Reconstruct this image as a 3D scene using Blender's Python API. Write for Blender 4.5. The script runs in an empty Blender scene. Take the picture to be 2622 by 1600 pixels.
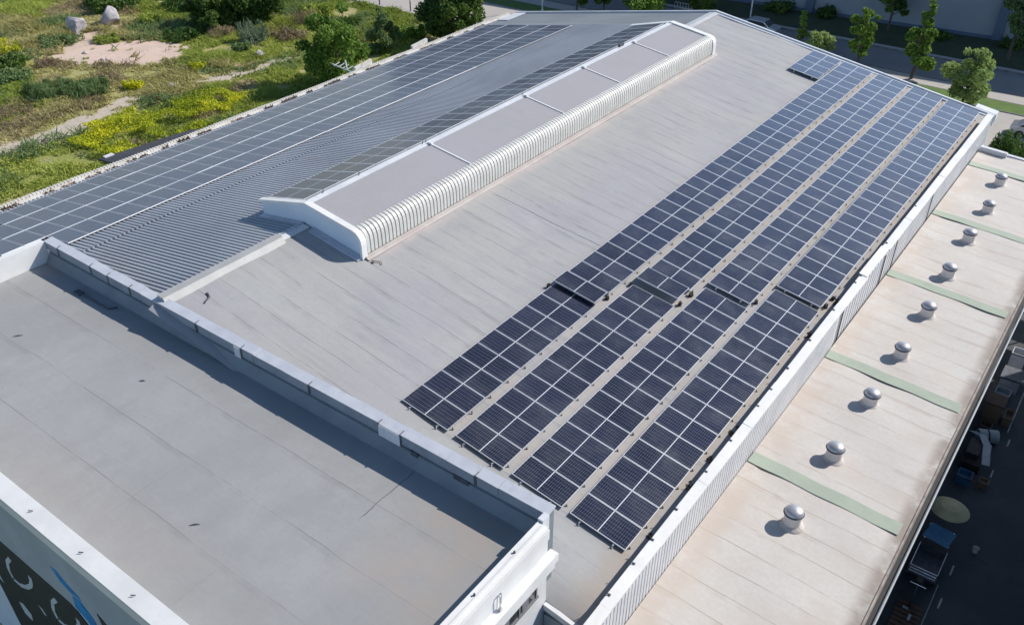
import bpy, math, random
import numpy as np
from mathutils import Vector, Matrix
random.seed(7); rng = np.random.default_rng(11)
S = bpy.context.scene; COL = S.collection
R = math.radians
# ------------------------------------------------------------------ camera
SR, SL = R(9.22), R(9.85)                       # slopes of the two roof halves
TR, TL = math.tan(SR), math.tan(SL)
camd = bpy.data.cameras.new('camera'); cam = bpy.data.objects.new('camera', camd); COL.objects.link(cam)
yaw, pit, rol = R(-36.319), R(34.214), R(0.242)
fw = Vector((math.sin(yaw)*math.cos(pit), math.cos(yaw)*math.cos(pit), -math.sin(pit)))
rt = Vector((math.cos(yaw), -math.sin(yaw), 0)); up = rt.cross(fw)
r2 = rt*math.cos(rol)+up*math.sin(rol); u2 = -rt*math.sin(rol)+up*math.cos(rol)
CAM = Vector((27.289, -17.122, 18.546)); FPX = 2290.4
cam.matrix_world = Matrix(((r2.x, u2.x, -fw.x, CAM.x), (r2.y, u2.y, -fw.y, CAM.y), (r2.z, u2.z, -fw.z, CAM.z), (0, 0, 0, 1)))
camd.sensor_width = 36; camd.lens = FPX/2622*36; camd.clip_start = .5; camd.clip_end = 1500
S.camera = cam
def px(p):                                       # photo pixel of a world point (only for choosing which repeats show largest, and for counting)
    d = Vector(p)-CAM; z = d.dot(fw); return 1311+FPX*d.dot(r2)/z, 800-FPX*d.dot(u2)/z, z
# ------------------------------------------------------------------ light
SUNV = Vector((.66, 1.06, 1.0)).normalized()      # towards the sun
W = bpy.data.worlds.new('World'); S.world = W; W.use_nodes = True
nt = W.node_tree; bg = nt.nodes['Background']
sky = nt.nodes.new('ShaderNodeTexSky'); sky.sky_type = 'NISHITA'; sky.sun_disc = False
sky.sun_elevation = math.asin(SUNV.z); sky.sun_rotation = math.atan2(SUNV.x, SUNV.y)
sky.air_density = 1.2; sky.dust_density = 1.0; sky.ozone_density = 1.6
# hazy bright horizon, deep blue-green overhead
tc = nt.nodes.new('ShaderNodeTexCoord'); sx = nt.nodes.new('ShaderNodeSeparateXYZ'); nt.links.new(tc.outputs['Generated'], sx.inputs[0])
gr = nt.nodes.new('ShaderNodeValToRGB'); nt.links.new(sx.outputs[2], gr.inputs[0]); el = gr.color_ramp.elements
for q, (p_, c_) in enumerate(((0, (.48, .50, .58)), (.13, (.46, .48, .56)), (.26, (.80, .86, .93)), (.40, (.78, .84, .93)), (.62, (.125, .185, .24)))):   # bright low band added for sheen on far panels, clear deep blue above
    e_ = el[q] if q < 2 else el.new(p_)
    e_.position = p_; e_.color = (*c_, 1)
tint = nt.nodes.new('ShaderNodeMix'); tint.data_type = 'RGBA'; tint.blend_type = 'MULTIPLY'; tint.inputs[0].default_value = 1; nt.links.new(gr.outputs[0], tint.inputs[7])
nt.links.new(sky.outputs[0], tint.inputs[6]); nt.links.new(tint.outputs[2], bg.inputs[0]); bg.inputs[1].default_value = .232
sl = bpy.data.lights.new('sun', 'SUN'); sl.energy = 4.5; sl.angle = R(.53); sl.color = (1, .935, .85)
so = bpy.data.objects.new('sun', sl); COL.objects.link(so); so.rotation_euler = (-SUNV).to_track_quat('-Z', 'Y').to_euler()
S.view_settings.view_transform = 'Standard'; S.view_settings.look = 'None'; S.view_settings.exposure = .25
S.view_settings.gamma = 1
# ------------------------------------------------------------------ materials
class G:
    def __init__(s, name):
        s.m = bpy.data.materials.new(name); s.m.use_nodes = True; s.t = s.m.node_tree; s.n = s.t.nodes
        s.b = s.n['Principled BSDF']; s.geo = None
    def L(s, a, b): s.t.links.new(a, b)
    def pos(s):
        if not s.geo:
            s.geo = s.n.new('ShaderNodeNewGeometry'); s.xyz = s.n.new('ShaderNodeSeparateXYZ'); s.L(s.geo.outputs['Position'], s.xyz.inputs[0])
        return s.geo.outputs['Position']
    def objco(s):
        t = s.n.new('ShaderNodeTexCoord'); return t.outputs['Object']
    def noise(s, scale, detail=3, rough=.55, vec=None, stretch=None, dist=0):
        v = vec or s.pos()
        if stretch:
            mp = s.n.new('ShaderNodeMapping'); mp.inputs['Scale'].default_value = stretch; s.L(v, mp.inputs[0]); v = mp.outputs[0]
        n = s.n.new('ShaderNodeTexNoise'); n.inputs['Scale'].default_value = scale; n.inputs['Detail'].default_value = detail
        n.inputs['Roughness'].default_value = rough; n.inputs['Distortion'].default_value = dist; s.L(v, n.inputs['Vector']); return n.outputs[0]
    def ramp(s, f, a, b, lo=0., hi=1.):
        r = s.n.new('ShaderNodeMapRange'); r.inputs[1].default_value = a; r.inputs[2].default_value = b
        r.inputs[3].default_value = lo; r.inputs[4].default_value = hi; r.interpolation_type = 'SMOOTHSTEP'; s.L(f, r.inputs[0]); return r.outputs[0]
    def math(s, op, a, b=None, c=None):
        m = s.n.new('ShaderNodeMath'); m.operation = op
        for i, v in enumerate((a, b, c)):
            if v is None: continue
            if isinstance(v, (int, float)): m.inputs[i].default_value = v
            else: s.L(v, m.inputs[i])
        return m.outputs[0]
    def mix(s, f, a, b):
        m = s.n.new('ShaderNodeMix'); m.data_type = 'RGBA'
        if isinstance(f, (int, float)): m.inputs[0].default_value = f
        else: s.L(f, m.inputs[0])
        for i, v in ((6, a), (7, b)):
            if isinstance(v, tuple): m.inputs[i].default_value = (*v, 1)
            else: s.L(v, m.inputs[i])
        return m.outputs[2]
    def line(s, coord, pitch, width, off=0.):        # 1 on thin lines repeated every pitch
        a = s.math('FRACT', s.math('DIVIDE', s.math('ADD', coord, off), pitch))
        d = s.math('MINIMUM', a, s.math('SUBTRACT', 1., a))
        return s.math('LESS_THAN', d, width/pitch/2)
    def band(s, coord, c, w, soft):
        d = s.math('ABSOLUTE', s.math('SUBTRACT', coord, c)); return s.ramp(d, w, w+soft, 1, 0)
    def bump(s, h, strength=.3, dist=.02):
        b = s.n.new('ShaderNodeBump'); b.inputs['Strength'].default_value = strength; b.inputs['Distance'].default_value = dist
        s.L(h, b.inputs['Height']); s.L(b.outputs[0], s.b.inputs['Normal'])
    def out(s, col, rough=.8, metal=0., spec=.5):
        if isinstance(col, tuple): s.b.inputs['Base Color'].default_value = (*col, 1)
        else: s.L(col, s.b.inputs['Base Color'])
        if isinstance(rough, (int, float)): s.b.inputs['Roughness'].default_value = rough
        else: s.L(rough, s.b.inputs['Roughness'])
        s.b.inputs['Metallic'].default_value = metal; s.b.inputs['Specular IOR Level'].default_value = spec
        return s.m
def simple(name, col, col2=None, scale=3, rough=.7, metal=0., spec=.5, bump=0, stretch=None, dirt=None):
    g = G(name); c = col
    if col2: c = g.mix(g.ramp(g.noise(scale, 5, .6, stretch=stretch), .35, .68), col, col2)
    if dirt: c = g.mix(g.math('MULTIPLY', g.ramp(g.noise(scale*4.3, 6, .7), .52, .72), .7), c if not isinstance(c, tuple) else g.mix(0., c, c), dirt)
    if bump: g.bump(g.noise(scale*12, 4), bump, .01)
    return g.out(c, rough, metal, spec)
def membrane(name, ca, cb, seam, seamp, stain, tan=None, crack=False, dcrack=False, fine=0., cross=0, streak=(.25, 1.6, 1), soff=0.):
    g = G(name); P = g.pos(); X, Y = g.xyz.outputs[0], g.xyz.outputs[1]
    big = g.ramp(g.noise(.16, 4, .6), .38, .62)
    c = g.mix(big, ca, cb)
    st = g.ramp(g.noise(.8, 6, .68, stretch=streak), .46, .70)           # wide streaks running down the fall of the roof
    c = g.mix(g.math('MULTIPLY', st, .5), c, stain)
    fg = g.ramp(g.noise(7, 5, .7), .3, .7); c = g.mix(g.math('MULTIPLY', fg, .14), c, (.2, .2, .21))
    wob = g.math('MULTIPLY', g.math('SUBTRACT', g.noise(.35, 4), .5), .16)
    yy = g.math('ADD', Y, wob)
    l = g.line(yy, seamp, .035, soff); brk = g.ramp(g.noise(.5, 5, .75, stretch=(.6, 1.3, 1)), .39, .57)
    c = g.mix(g.math('MULTIPLY', l, g.math('MULTIPLY', brk, .85)), c, seam)
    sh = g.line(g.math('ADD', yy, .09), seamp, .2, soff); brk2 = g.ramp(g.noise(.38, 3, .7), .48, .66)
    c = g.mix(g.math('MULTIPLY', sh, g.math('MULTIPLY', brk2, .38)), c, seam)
    if cross:
        l2 = g.line(g.math('ADD', X, wob), cross, .03, 1.3); c = g.mix(g.math('MULTIPLY', l2, g.math('MULTIPLY', g.ramp(g.noise(.3, 3), .5, .62), .4)), c, seam)
    if dcrack:
        xl = g.math('ABSOLUTE', g.math('SUBTRACT', X, g.math('ADD', 13.02, g.math('MULTIPLY', g.noise(1.5, 3), .16))))
        c = g.mix(g.math('MULTIPLY', g.math('MULTIPLY', g.math('LESS_THAN', xl, .016), g.band(Y, -3.9, 1.1, .3)), .8), c, (.07, .07, .08))
    if crack:
        yl = g.math('ABSOLUTE', g.math('SUBTRACT', g.math('SUBTRACT', Y, g.math('MULTIPLY', X, .04)), g.math('ADD', 12.93, g.math('MULTIPLY', g.noise(2., 3), .12))))
        c = g.mix(g.math('MULTIPLY', g.math('MULTIPLY', g.math('LESS_THAN', yl, .022), g.band(X, 6.6, 3.1, .3)), .85), c, (.06, .06, .07))
    fs = g.ramp(g.noise(1.0, 5, .7, stretch=(.2, 4.5, 1)), .50, .68); c = g.mix(g.math('MULTIPLY', g.math('MULTIPLY', fs, g.ramp(g.noise(.21, 3), .36, .6)), fine), c, seam)
    fs2 = g.ramp(g.noise(1.0, 4, .6, stretch=(.10, 2.3, 2)), .52, .70); c = g.mix(g.math('MULTIPLY', fs2, fine*.5), c, (.5, .5, .5))
    mot = g.ramp(g.noise(.42, 6, .72), .48, .70); c = g.mix(g.math('MULTIPLY', mot, .55), c, stain)
    spots = g.ramp(g.noise(2.6, 3, .6), .70, .76); c = g.mix(g.math('MULTIPLY', spots, .5), c, seam)
    if tan:
        for (cx, w, soft, amt, colr, ya, yb) in tan:
            m = g.math('MULTIPLY', g.math('MULTIPLY', g.band(X, cx, w, soft), g.band(Y, (ya+yb)/2, (yb-ya)/2, 1.2)), g.math('MULTIPLY', g.ramp(g.noise(.7, 5, .65), .30, .6), amt)); c = g.mix(m, c, colr)
    g.bump(g.math('ADD', g.noise(.9, 4, .6, stretch=(.4, 1.2, 1)), g.math('MULTIPLY', l, .3)), .35, .05)
    return g.out(c, .75, 0, .3)
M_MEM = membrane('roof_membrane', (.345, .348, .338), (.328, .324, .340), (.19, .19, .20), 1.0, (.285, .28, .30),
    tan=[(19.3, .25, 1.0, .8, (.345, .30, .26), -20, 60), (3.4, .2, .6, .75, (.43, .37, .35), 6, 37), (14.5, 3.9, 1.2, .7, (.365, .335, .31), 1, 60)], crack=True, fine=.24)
M_MEMD = membrane('deck_membrane', (.318, .322, .322), (.280, .284, .284), (.20, .20, .20), 2.05, (.265, .265, .265), cross=4.2, streak=(1.2, .5, 1), dcrack=True,
    tan=[(15.6, .7, 1.6, .7, (.325, .29, .265), -6.5, -3), (6.5, 3.5, 2.5, .25, (.33, .285, .265), -10.6, -9.2)], soff=.4)
M_ANX = membrane('cream_membrane', (.555, .535, .505), (.545, .53, .51), (.33, .26, .21), 1.0, (.49, .44, .40), cross=0, streak=(.5, .9, 1),
    tan=[(20.2, .15, 1.1, .55, (.45, .36, .29), -20, 60), (25.6, .02, .5, .95, (.20, .165, .14), -20, 60), (23, 3, .5, .30, (.47, .42, .38), -20, 60)], soff=.55)
M_MON = membrane('monitor_sheet', (.315, .308, .33), (.305, .302, .312), (.3, .3, .32), 5.9, (.32, .31, .34))
M_GREEN = simple('green_strip_paint', (.34, .40, .32), (.31, .36, .30), 1.5, .8, dirt=(.40, .40, .34))
def wcoat(name, c, c2, rough, dirt):                # painted metal or render: broad fading, drip streaks down the faces, grubby spots
    g = G(name); col = g.mix(g.ramp(g.noise(.7, 5, .6), .35, .68), c, c2)
    dr = g.ramp(g.noise(1., 5, .7, stretch=(5.5, 5.5, .55)), .52, .74); col = g.mix(g.math('MULTIPLY', dr, .38), col, dirt)
    sp = g.ramp(g.noise(4.5, 6, .72), .54, .74); col = g.mix(g.math('MULTIPLY', sp, .45), col, dirt); g.bump(g.noise(2.2, 4), .15, .02)
    return g.out(col, rough, 0, .4)
def trimmat(name, c, c2, rough=.45, dirt=(.36, .3, .25)): return wcoat(name, c, c2, rough, dirt)
M_WHITE = trimmat('white_paint', (.70, .70, .69), (.62, .62, .61), .5, (.6, .56, .5))
M_WHITE2 = trimmat('white_sheet_steel', (.64, .65, .67), (.55, .57, .60), .4, (.42, .38, .34))
M_COPE = simple('galvanised_coping', (.55, .57, .61), (.47, .49, .54), .8, .5, .1, .5, .05, dirt=(.42, .43, .45))
M_FLASH = simple('grey_flashing', (.50, .52, .56), (.40, .43, .48), 1.2, .5, .2, .5, .1, dirt=(.26, .26, .27))
M_UPST = simple('grey_upstand', (.20, .23, .25), (.16, .19, .21), .9, .7, dirt=(.2, .21, .22))
M_FASC = simple('grey_fascia', (.27, .30, .34), (.22, .25, .29), 1.1, .55, .1, dirt=(.17, .18, .2))
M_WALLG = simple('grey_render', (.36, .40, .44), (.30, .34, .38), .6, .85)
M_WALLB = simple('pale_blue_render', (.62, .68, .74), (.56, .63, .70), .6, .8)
M_DARK = simple('dark_rubber', (.02, .02, .022), (.035, .033, .03), 4, .7)
M_STRAP = simple('lead_strap', (.10, .11, .13), (.06, .07, .09), 5, .6, .3)
M_STEEL = simple('brushed_steel', (.62, .62, .64), (.5, .5, .53), 6, .28, .85)
M_ALU = simple('aluminium_frame', (.74, .75, .77), (.66, .67, .70), 2, .38, .55)
M_RIBW = simple('louvre_rib_white', (.56, .56, .535), (.50, .50, .47), 2, .5, dirt=(.5, .48, .42))
M_GROOVE = simple('louvre_groove', (.17, .165, .155), (.24, .23, .21), 3, .8)
M_PIPEW = simple('vent_collar_cream', (.70, .65, .62), (.62, .58, .56), 2, .6, dirt=(.5, .42, .36))
M_DOME = simple('spun_steel_dome', (.50, .50, .52), (.38, .38, .41), 5, .42, .45, dirt=(.3, .27, .24))
M_GRAVEL = simple('moss_litter', (.075, .05, .032), (.16, .11, .075), 30, .95)
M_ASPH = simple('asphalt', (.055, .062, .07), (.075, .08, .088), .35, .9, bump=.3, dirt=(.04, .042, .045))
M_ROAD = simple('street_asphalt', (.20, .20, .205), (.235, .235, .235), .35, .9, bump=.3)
M_PAVE = simple('concrete_paving', (.43, .40, .37), (.38, .36, .34), .25, .9, bump=.2, dirt=(.33, .31, .29))
M_SAND = simple('pink_sand', (.60, .45, .37), (.52, .41, .33), .5, .95, bump=.5, dirt=(.33, .26, .2))
M_TRACK = simple('pale_track', (.50, .42, .35), (.40, .35, .28), 1.2, .95, bump=.5, dirt=(.22, .2, .12))
M_LAWN = simple('lawn', (.10, .17, .035), (.075, .135, .03), 1.1, .95, bump=.6)
M_ROCK = simple('pale_rock', (.46, .43, .42), (.26, .25, .29), 1.6, .9, bump=.8, dirt=(.16, .15, .17))
M_LINE = simple('road_paint', (.5, .5, .49), (.3, .3, .3), 6, .8)
M_BARK = simple('bark', (.10, .075, .055), (.06, .048, .04), 8, .9, bump=.5)
M_BARKP = simple('grey_bark', (.22, .2, .18), (.14, .13, .12), 8, .9, bump=.5)
M_CLAMP = simple('clamp_grey', (.13, .12, .11), (.2, .19, .17), 3, .6, .3)
M_TARP = simple('blue_tarpaulin', (.05, .17, .30), (.035, .12, .24), 2, .85)
M_CANO = simple('tan_canopy', (.50, .46, .27), (.42, .38, .24), 2, .7)
M_RUST = simple('rusty_sheet', (.14, .075, .045), (.08, .05, .04), 3, .85)
M_CARD = simple('brown_board', (.25, .16, .09), (.2, .13, .08), 3, .85)
M_TEALW = simple('faded_white_plastic', (.45, .5, .52), (.35, .4, .42), 3, .6)
M_BLKTARP = simple('black_roof_felt', (.03, .03, .036), (.05, .04, .04), 1, .6, dirt=(.09, .07, .06))
M_CAR = simple('silver_car_paint', (.5, .51, .53), (.46, .47, .5), 2, .25, .6)
M_GLASSD = simple('dark_window_glass', (.03, .035, .04), (.05, .055, .06), 2, .08)
M_POST = simple('pale_post', (.6, .62, .64), (.5, .52, .54), 3, .5, .3)
M_FARW = simple('far_wall_render', (.27, .30, .33), (.235, .265, .295), .12, .9)
M_FARP = simple('far_pilaster', (.09, .13, .19), (.08, .11, .16), .3, .8)
M_MUR = simple('mural_dark_paint', (.022, .026, .032), (.03, .033, .038), 1.5, .6)
M_MURL = simple('mural_pale_paint', (.5, .55, .6), (.42, .47, .52), 2, .6)
M_MURB = simple('mural_blue_paint', (.01, .28, .62), (.01, .16, .42), 2.5, .6)
def corrugated_mat():
    g = G('grey_corrugated_steel'); c = g.mix(g.ramp(g.noise(.2, 4), .35, .65), (.38, .40, .43), (.33, .35, .38))
    c = g.mix(g.math('MULTIPLY', g.ramp(g.noise(2.2, 5, .7, stretch=(.3, 2, 1)), .5, .75), .45), c, (.33, .33, .35))
    c = g.mix(g.math('MULTIPLY', g.ramp(g.noise(.6, 5, .7), .55, .75), .35), c, (.36, .31, .28))
    return g.out(c, .65, 0, .2)
M_CORR = corrugated_mat()
def cells():
    g = G('solar_cells'); t = g.n.new('ShaderNodeTexCoord'); sp = g.n.new('ShaderNodeSeparateXYZ'); g.L(t.outputs['Object'], sp.inputs[0])
    X, Y = sp.outputs[0], sp.outputs[1]
    oi = g.n.new('ShaderNodeObjectInfo')
    base = g.mix(oi.outputs['Random'], (.007, .008, .022), (.016, .018, .040))
    base = g.mix(g.math('MULTIPLY', g.noise(.9, 3), .5), base, (.014, .016, .030))
    l1 = g.line(X, .0815, .0078, .0); l2 = g.line(Y, .166, .009, .083)
    c = g.mix(g.math('MULTIPLY', l2, .42), base, (.30, .33, .42)); c = g.mix(g.math('MULTIPLY', l1, .34), c, (.34, .37, .46))
    dust = g.ramp(g.noise(.8, 5, .65), .35, .75); c = g.mix(g.math('MULTIPLY', dust, .05), c, (.4, .38, .36))
    mid = g.math('LESS_THAN', g.math('ABSOLUTE', X), .016); c = g.mix(mid, c, (.62, .64, .68))
    rg = g.math('ADD', .16, g.math('MULTIPLY', dust, .14))
    g.b.inputs['Coat Weight'].default_value = .0
    g.b.inputs['IOR'].default_value = 1.66; return g.out(c, rg, 0, .5)
M_CELL = cells()
def cells_plain(name='solar_cells_plain', mid=0., k=1.):                                # the other slope's modules show no bright centre line
    g = G(name); t = g.n.new('ShaderNodeTexCoord'); sp = g.n.new('ShaderNodeSeparateXYZ'); g.L(t.outputs['Object'], sp.inputs[0])
    X, Y = sp.outputs[0], sp.outputs[1]
    base = g.mix(g.noise(.7, 3), (.024*k, .027*k, .050*k), (.040*k, .043*k, .070*k)); g.b.inputs['IOR'].default_value = 1.38
    l2 = g.line(Y, .166, .014, .083); c = g.mix(g.math('MULTIPLY', l2, .5), base, (.30, .31, .36))
    dust = g.ramp(g.noise(.5, 5, .65), .3, .75); c = g.mix(g.math('ADD', .05, g.math('MULTIPLY', dust, .08)), c, (.42, .42, .48))
    if mid: c = g.mix(g.math('LESS_THAN', g.math('ABSOLUTE', X), mid), c, (.5, .52, .56))
    return g.out(c, g.math('ADD', .13, g.math('MULTIPLY', dust, .12)), 0, .5)
M_CELLP = cells_plain(); M_CELLM = cells_plain('solar_cells_ridge', .014, .7)
M_JOINT = simple('joint_grey', (.46, .48, .52), (.40, .42, .46), 2, .5)
M_ALUW = simple('white_frame', (.80, .81, .84), (.76, .77, .80), 2, .4)
def leafmat(name, cols, rough=.6, big=.25, trans=.4):
    g = G(name); g.pos(); rp = g.geo.outputs['Random Per Island']
    cr = g.n.new('ShaderNodeValToRGB'); e = cr.color_ramp.elements
    while len(e) < len(cols): e.new(.5)
    for i, c in enumerate(cols): e[i].position = i/(len(cols)-1); e[i].color = (*c, 1)
    f = g.math('ADD', g.math('MULTIPLY', rp, .5), g.math('MULTIPLY', g.ramp(g.noise(big, 3), .3, .7), .5)); g.L(f, cr.inputs[0])
    g.out(cr.outputs[0], rough, 0, .25)
    tr = g.n.new('ShaderNodeBsdfTranslucent'); g.L(cr.outputs[0], tr.inputs[0]); mx = g.n.new('ShaderNodeMixShader'); mx.inputs[0].default_value = trans
    g.L(g.b.outputs[0], mx.inputs[1]); g.L(tr.outputs[0], mx.inputs[2]); g.L(mx.outputs[0], g.n['Material Output'].inputs[0]); return g.m
L_DEEP = leafmat('leaf_deep', [(.035, .08, .018), (.065, .13, .027), (.11, .18, .037), (.16, .25, .05)])
L_MID = leafmat('leaf_mid', [(.06, .12, .02), (.12, .22, .035), (.20, .31, .055), (.30, .41, .09)])
L_PALE = leafmat('leaf_pale', [(.13, .21, .05), (.24, .33, .10), (.36, .46, .16), (.50, .58, .25)])
L_OLIVE = leafmat('leaf_olive', [(.06, .065, .02), (.13, .13, .04), (.20, .19, .06), (.27, .26, .09)])
L_REED = leafmat('leaf_reed', [(.075, .13, .05), (.13, .20, .075), (.19, .27, .10), (.26, .34, .14)])
L_YEL = leafmat('leaf_yellow', [(.18, .26, .02), (.36, .42, .025), (.60, .60, .03), (.85, .78, .03)])
L_BROWN = leafmat('leaf_brown', [(.16, .12, .07), (.26, .20, .12), (.36, .28, .18), (.44, .35, .23)])
L_SILV = leafmat('leaf_silver', [(.08, .13, .07), (.16, .22, .13), (.25, .31, .20), (.33, .38, .28)])
L_GRASS = leafmat('leaf_grass', [(.16, .22, .035), (.27, .34, .06), (.38, .44, .085), (.50, .52, .14)], big=.06)
L_MIXED = leafmat('leaf_meadow', [(.25, .25, .08), (.38, .36, .13), (.50, .45, .20), (.60, .53, .28)], big=.10)
def ground_mat():
    g = G('rough_ground'); n1 = g.ramp(g.noise(.09, 5, .6, dist=.6), .38, .62); n2 = g.ramp(g.noise(.5, 5, .7), .35, .65)
    c = g.mix(n1, (.24, .27, .07), (.42, .36, .20)); c = g.mix(g.math('MULTIPLY', n2, .6), c, (.30, .30, .10))
    c = g.mix(g.math('MULTIPLY', g.ramp(g.noise(.22, 5, .7), .60, .72), .7), c, (.34, .28, .2)); g.bump(g.noise(3, 5), .8, .2)
    return g.out(c, .95, 0, .2)
M_GRD = ground_mat()
# ------------------------------------------------------------------ mesh helpers
class MB:
    def __init__(s): s.v, s.f, s.mi = [], [], []
    def face(s, pts, m=0):
        i = len(s.v); s.v += [tuple(p) for p in pts]; s.f.append(tuple(range(i, i+len(pts)))); s.mi.append(m)
    def hexa(s, p, m=0):                         # 8 points: bottom ring 0-3, top ring 4-7
        i = len(s.v); s.v += [tuple(q) for q in p]
        for q in ((0, 3, 2, 1), (4, 5, 6, 7), (0, 1, 5, 4), (1, 2, 6, 5), (2, 3, 7, 6), (3, 0, 4, 7)): s.f.append(tuple(i+k for k in q)); s.mi.append(m)
    def box(s, x0, x1, y0, y1, z0, z1, m=0):
        s.hexa([(x0, y0, z0), (x1, y0, z0), (x1, y1, z0), (x0, y1, z0), (x0, y0, z1), (x1, y0, z1), (x1, y1, z1), (x0, y1, z1)], m)
    def slab(s, x0, x1, y0, y1, zf, h0, h1, m=0):  # box whose bottom/top follow zf(x)+h
        s.hexa([(x0, y0, zf(x0)+h0), (x1, y0, zf(x1)+h0), (x1, y1, zf(x1)+h0), (x0, y1, zf(x0)+h0),
                (x0, y0, zf(x0)+h1), (x1, y0, zf(x1)+h1), (x1, y1, zf(x1)+h1), (x0, y1, zf(x0)+h1)], m)
    def prism(s, prof, y0, y1, m=0, axis='y'):   # closed profile of (a, z) swept along an axis
        i = len(s.v); n = len(prof)
        mk = (lambda a, z, t: (a, t, z)) if axis == 'y' else (lambda a, z, t: (t, a, z))
        s.v += [mk(a, z, y0) for a, z in prof]+[mk(a, z, y1) for a, z in prof]
        s.f.append(tuple(i+k for k in range(n))); s.mi.append(m); s.f.append(tuple(i+n+k for k in reversed(range(n)))); s.mi.append(m)
        for k in range(n): s.f.append((i+k, i+n+k, i+n+(k+1) % n, i+(k+1) % n)); s.mi.append(m)
    def ring(s, c, axis, r, n):
        a = Vector(axis).normalized(); t = a.orthogonal().normalized(); b = a.cross(t)
        return [tuple(Vector(c)+r*(math.cos(2*math.pi*k/n)*t+math.sin(2*math.pi*k/n)*b)) for k in range(n)]
    def tube(s, pts, rad, n=8, m=0, caps=True):
        pts = [Vector(p) for p in pts]; rad = rad if isinstance(rad, (list, tuple)) else [rad]*len(pts); i0 = len(s.v); t = None
        for k, p in enumerate(pts):
            d = (pts[min(k+1, len(pts)-1)]-pts[max(k-1, 0)]).normalized()
            t = (t-d*t.dot(d)).normalized() if t is not None and (t-d*t.dot(d)).length > 1e-4 else d.orthogonal().normalized()
            b = d.cross(t)
            s.v += [tuple(p+rad[k]*(math.cos(2*math.pi*j/n)*t+math.sin(2*math.pi*j/n)*b)) for j in range(n)]
        for k in range(len(pts)-1):
            for j in range(n):
                a = i0+k*n+j; b = i0+k*n+(j+1) % n; s.f.append((a, b, b+n, a+n)); s.mi.append(m)
        if caps: s.f.append(tuple(i0+j for j in reversed(range(n)))); s.f.append(tuple(i0+(len(pts)-1)*n+j for j in range(n))); s.mi += [m, m]
    def lathe(s, prof, c, n=24, m=0):            # prof (r, z) from bottom to top
        i0 = len(s.v)
        for r, z in prof: s.v += [(c[0]+r*math.cos(2*math.pi*k/n), c[1]+r*math.sin(2*math.pi*k/n), c[2]+z) for k in range(n)]
        for k in range(len(prof)-1):
            for j in range(n): a = i0+k*n+j; b = i0+k*n+(j+1) % n; s.f.append((a, b, b+n, a+n)); s.mi.append(m)
        s.f.append(tuple(i0+(len(prof)-1)*n+j for j in range(n))); s.mi.append(m)
    def build(s, name, mats, parent=None, smooth=False, bevel=0):
        if not isinstance(mats, (list, tuple)): mats = [mats]
        off = Vector((0, 0, 0)); q = parent
        while q is not None: off += q.location; q = q.parent
        me = bpy.data.meshes.new(name); me.from_pydata([(a-off.x, b-off.y, c-off.z) for a, b, c in s.v], [], s.f)
        for m in mats: me.materials.append(m)
        if len(mats) > 1: me.polygons.foreach_set('material_index', s.mi)
        if smooth: me.polygons.foreach_set('use_smooth', [True]*len(me.polygons)); 
        me.update(); o = bpy.data.objects.new(name, me); COL.objects.link(o)
        if smooth:
            try: me.set_sharp_from_angle(angle=R(40))
            except Exception: pass
        if parent: o.parent = parent
        if bevel:
            b = o.modifiers.new('bevel', 'BEVEL'); b.width = bevel; b.segments = 2; b.limit_method = 'ANGLE'
        return o
def pieces(name, mats, parent, fns):
    out = []
    for f in fns: m = MB(); f(m); out.append(m.build(name, mats, parent))
    return out
def tag(o, label=None, cat=None, group=None, kind=None):
    if label: o['label'] = label
    if cat: o['category'] = cat
    if group: o['group'] = group
    if kind: o['kind'] = kind
    return o
def thing(name, label, cat, loc=(0, 0, 0), group=None):
    o = bpy.data.objects.new(name, None); COL.objects.link(o); o.location = loc; o.empty_display_size = .5
    return tag(o, label, cat, group)
def struct(name, mb, m): return tag(mb.build(name, m), kind='structure')
def copy_tree(o, parent=None):
    c = o.copy(); COL.objects.link(c)
    if parent: c.parent = parent
    for ch in list(o.children): copy_tree(ch, c)
    return c
zR = lambda x: -TR*x
zL = lambda x: TL*x
GZ = -11.0
# ------------------------------------------------------------------ ground, roads, paving
mb = MB(); mb.face([(-600, -300, GZ), (600, -300, GZ), (600, 700, GZ), (-600, 700, GZ)]); struct('ground', mb, M_GRD)
def sheet(name, pts, z, m, kind='structure', jitter=0., sub=1.0):
    out = []
    for i, (a, b) in enumerate(zip(pts, pts[1:]+pts[:1])):
        a = Vector(a); b = Vector(b); n = max(1, int((b-a).length/sub)) if jitter else 1
        for k in range(n):
            p = a.lerp(b, k/n); out.append((p.x+random.uniform(-jitter, jitter), p.y+random.uniform(-jitter, jitter), z))
    mb = MB(); mb.face(out); o = mb.build(name, m); return tag(o, kind=kind)
sheet('sandy_clearing', [(-65.4, 27.8), (-66.6, 32.2), (-68.8, 36), (-66.5, 38), (-63.5, 32.8), (-60.6, 34.3), (-59.5, 36.2), (-54.9, 37.2), (-52, 35.6), (-51.6, 32.1), (-55.5, 29.3), (-58.9, 26.8), (-62.3, 27)], GZ+.03, M_SAND, jitter=.35, sub=.6)
tr = [(-45, -2), (-44.9, 6), (-44.8, 11.9), (-44.2, 15.3), (-44.6, 18.6), (-45.3, 21.9), (-46.2, 24.7), (-45.7, 27.5), (-45.4, 30.3), (-44, 32.8), (-43, 36.2), (-43.6, 39.2), (-42.5, 42), (-40, 47)]
wd = [1.2, 1.2, 1.3, 1.2, 1.3, 1.0, .75, .55, .8, 1.0, 1.1, .9, .7, .5]
sheet('dirt_track', [(x-w, y) for (x, y), w in zip(tr, wd)]+[(x+w, y+.4) for (x, y), w in reversed(list(zip(tr, wd)))], GZ+.03, M_TRACK, jitter=.28, sub=.5)
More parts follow.
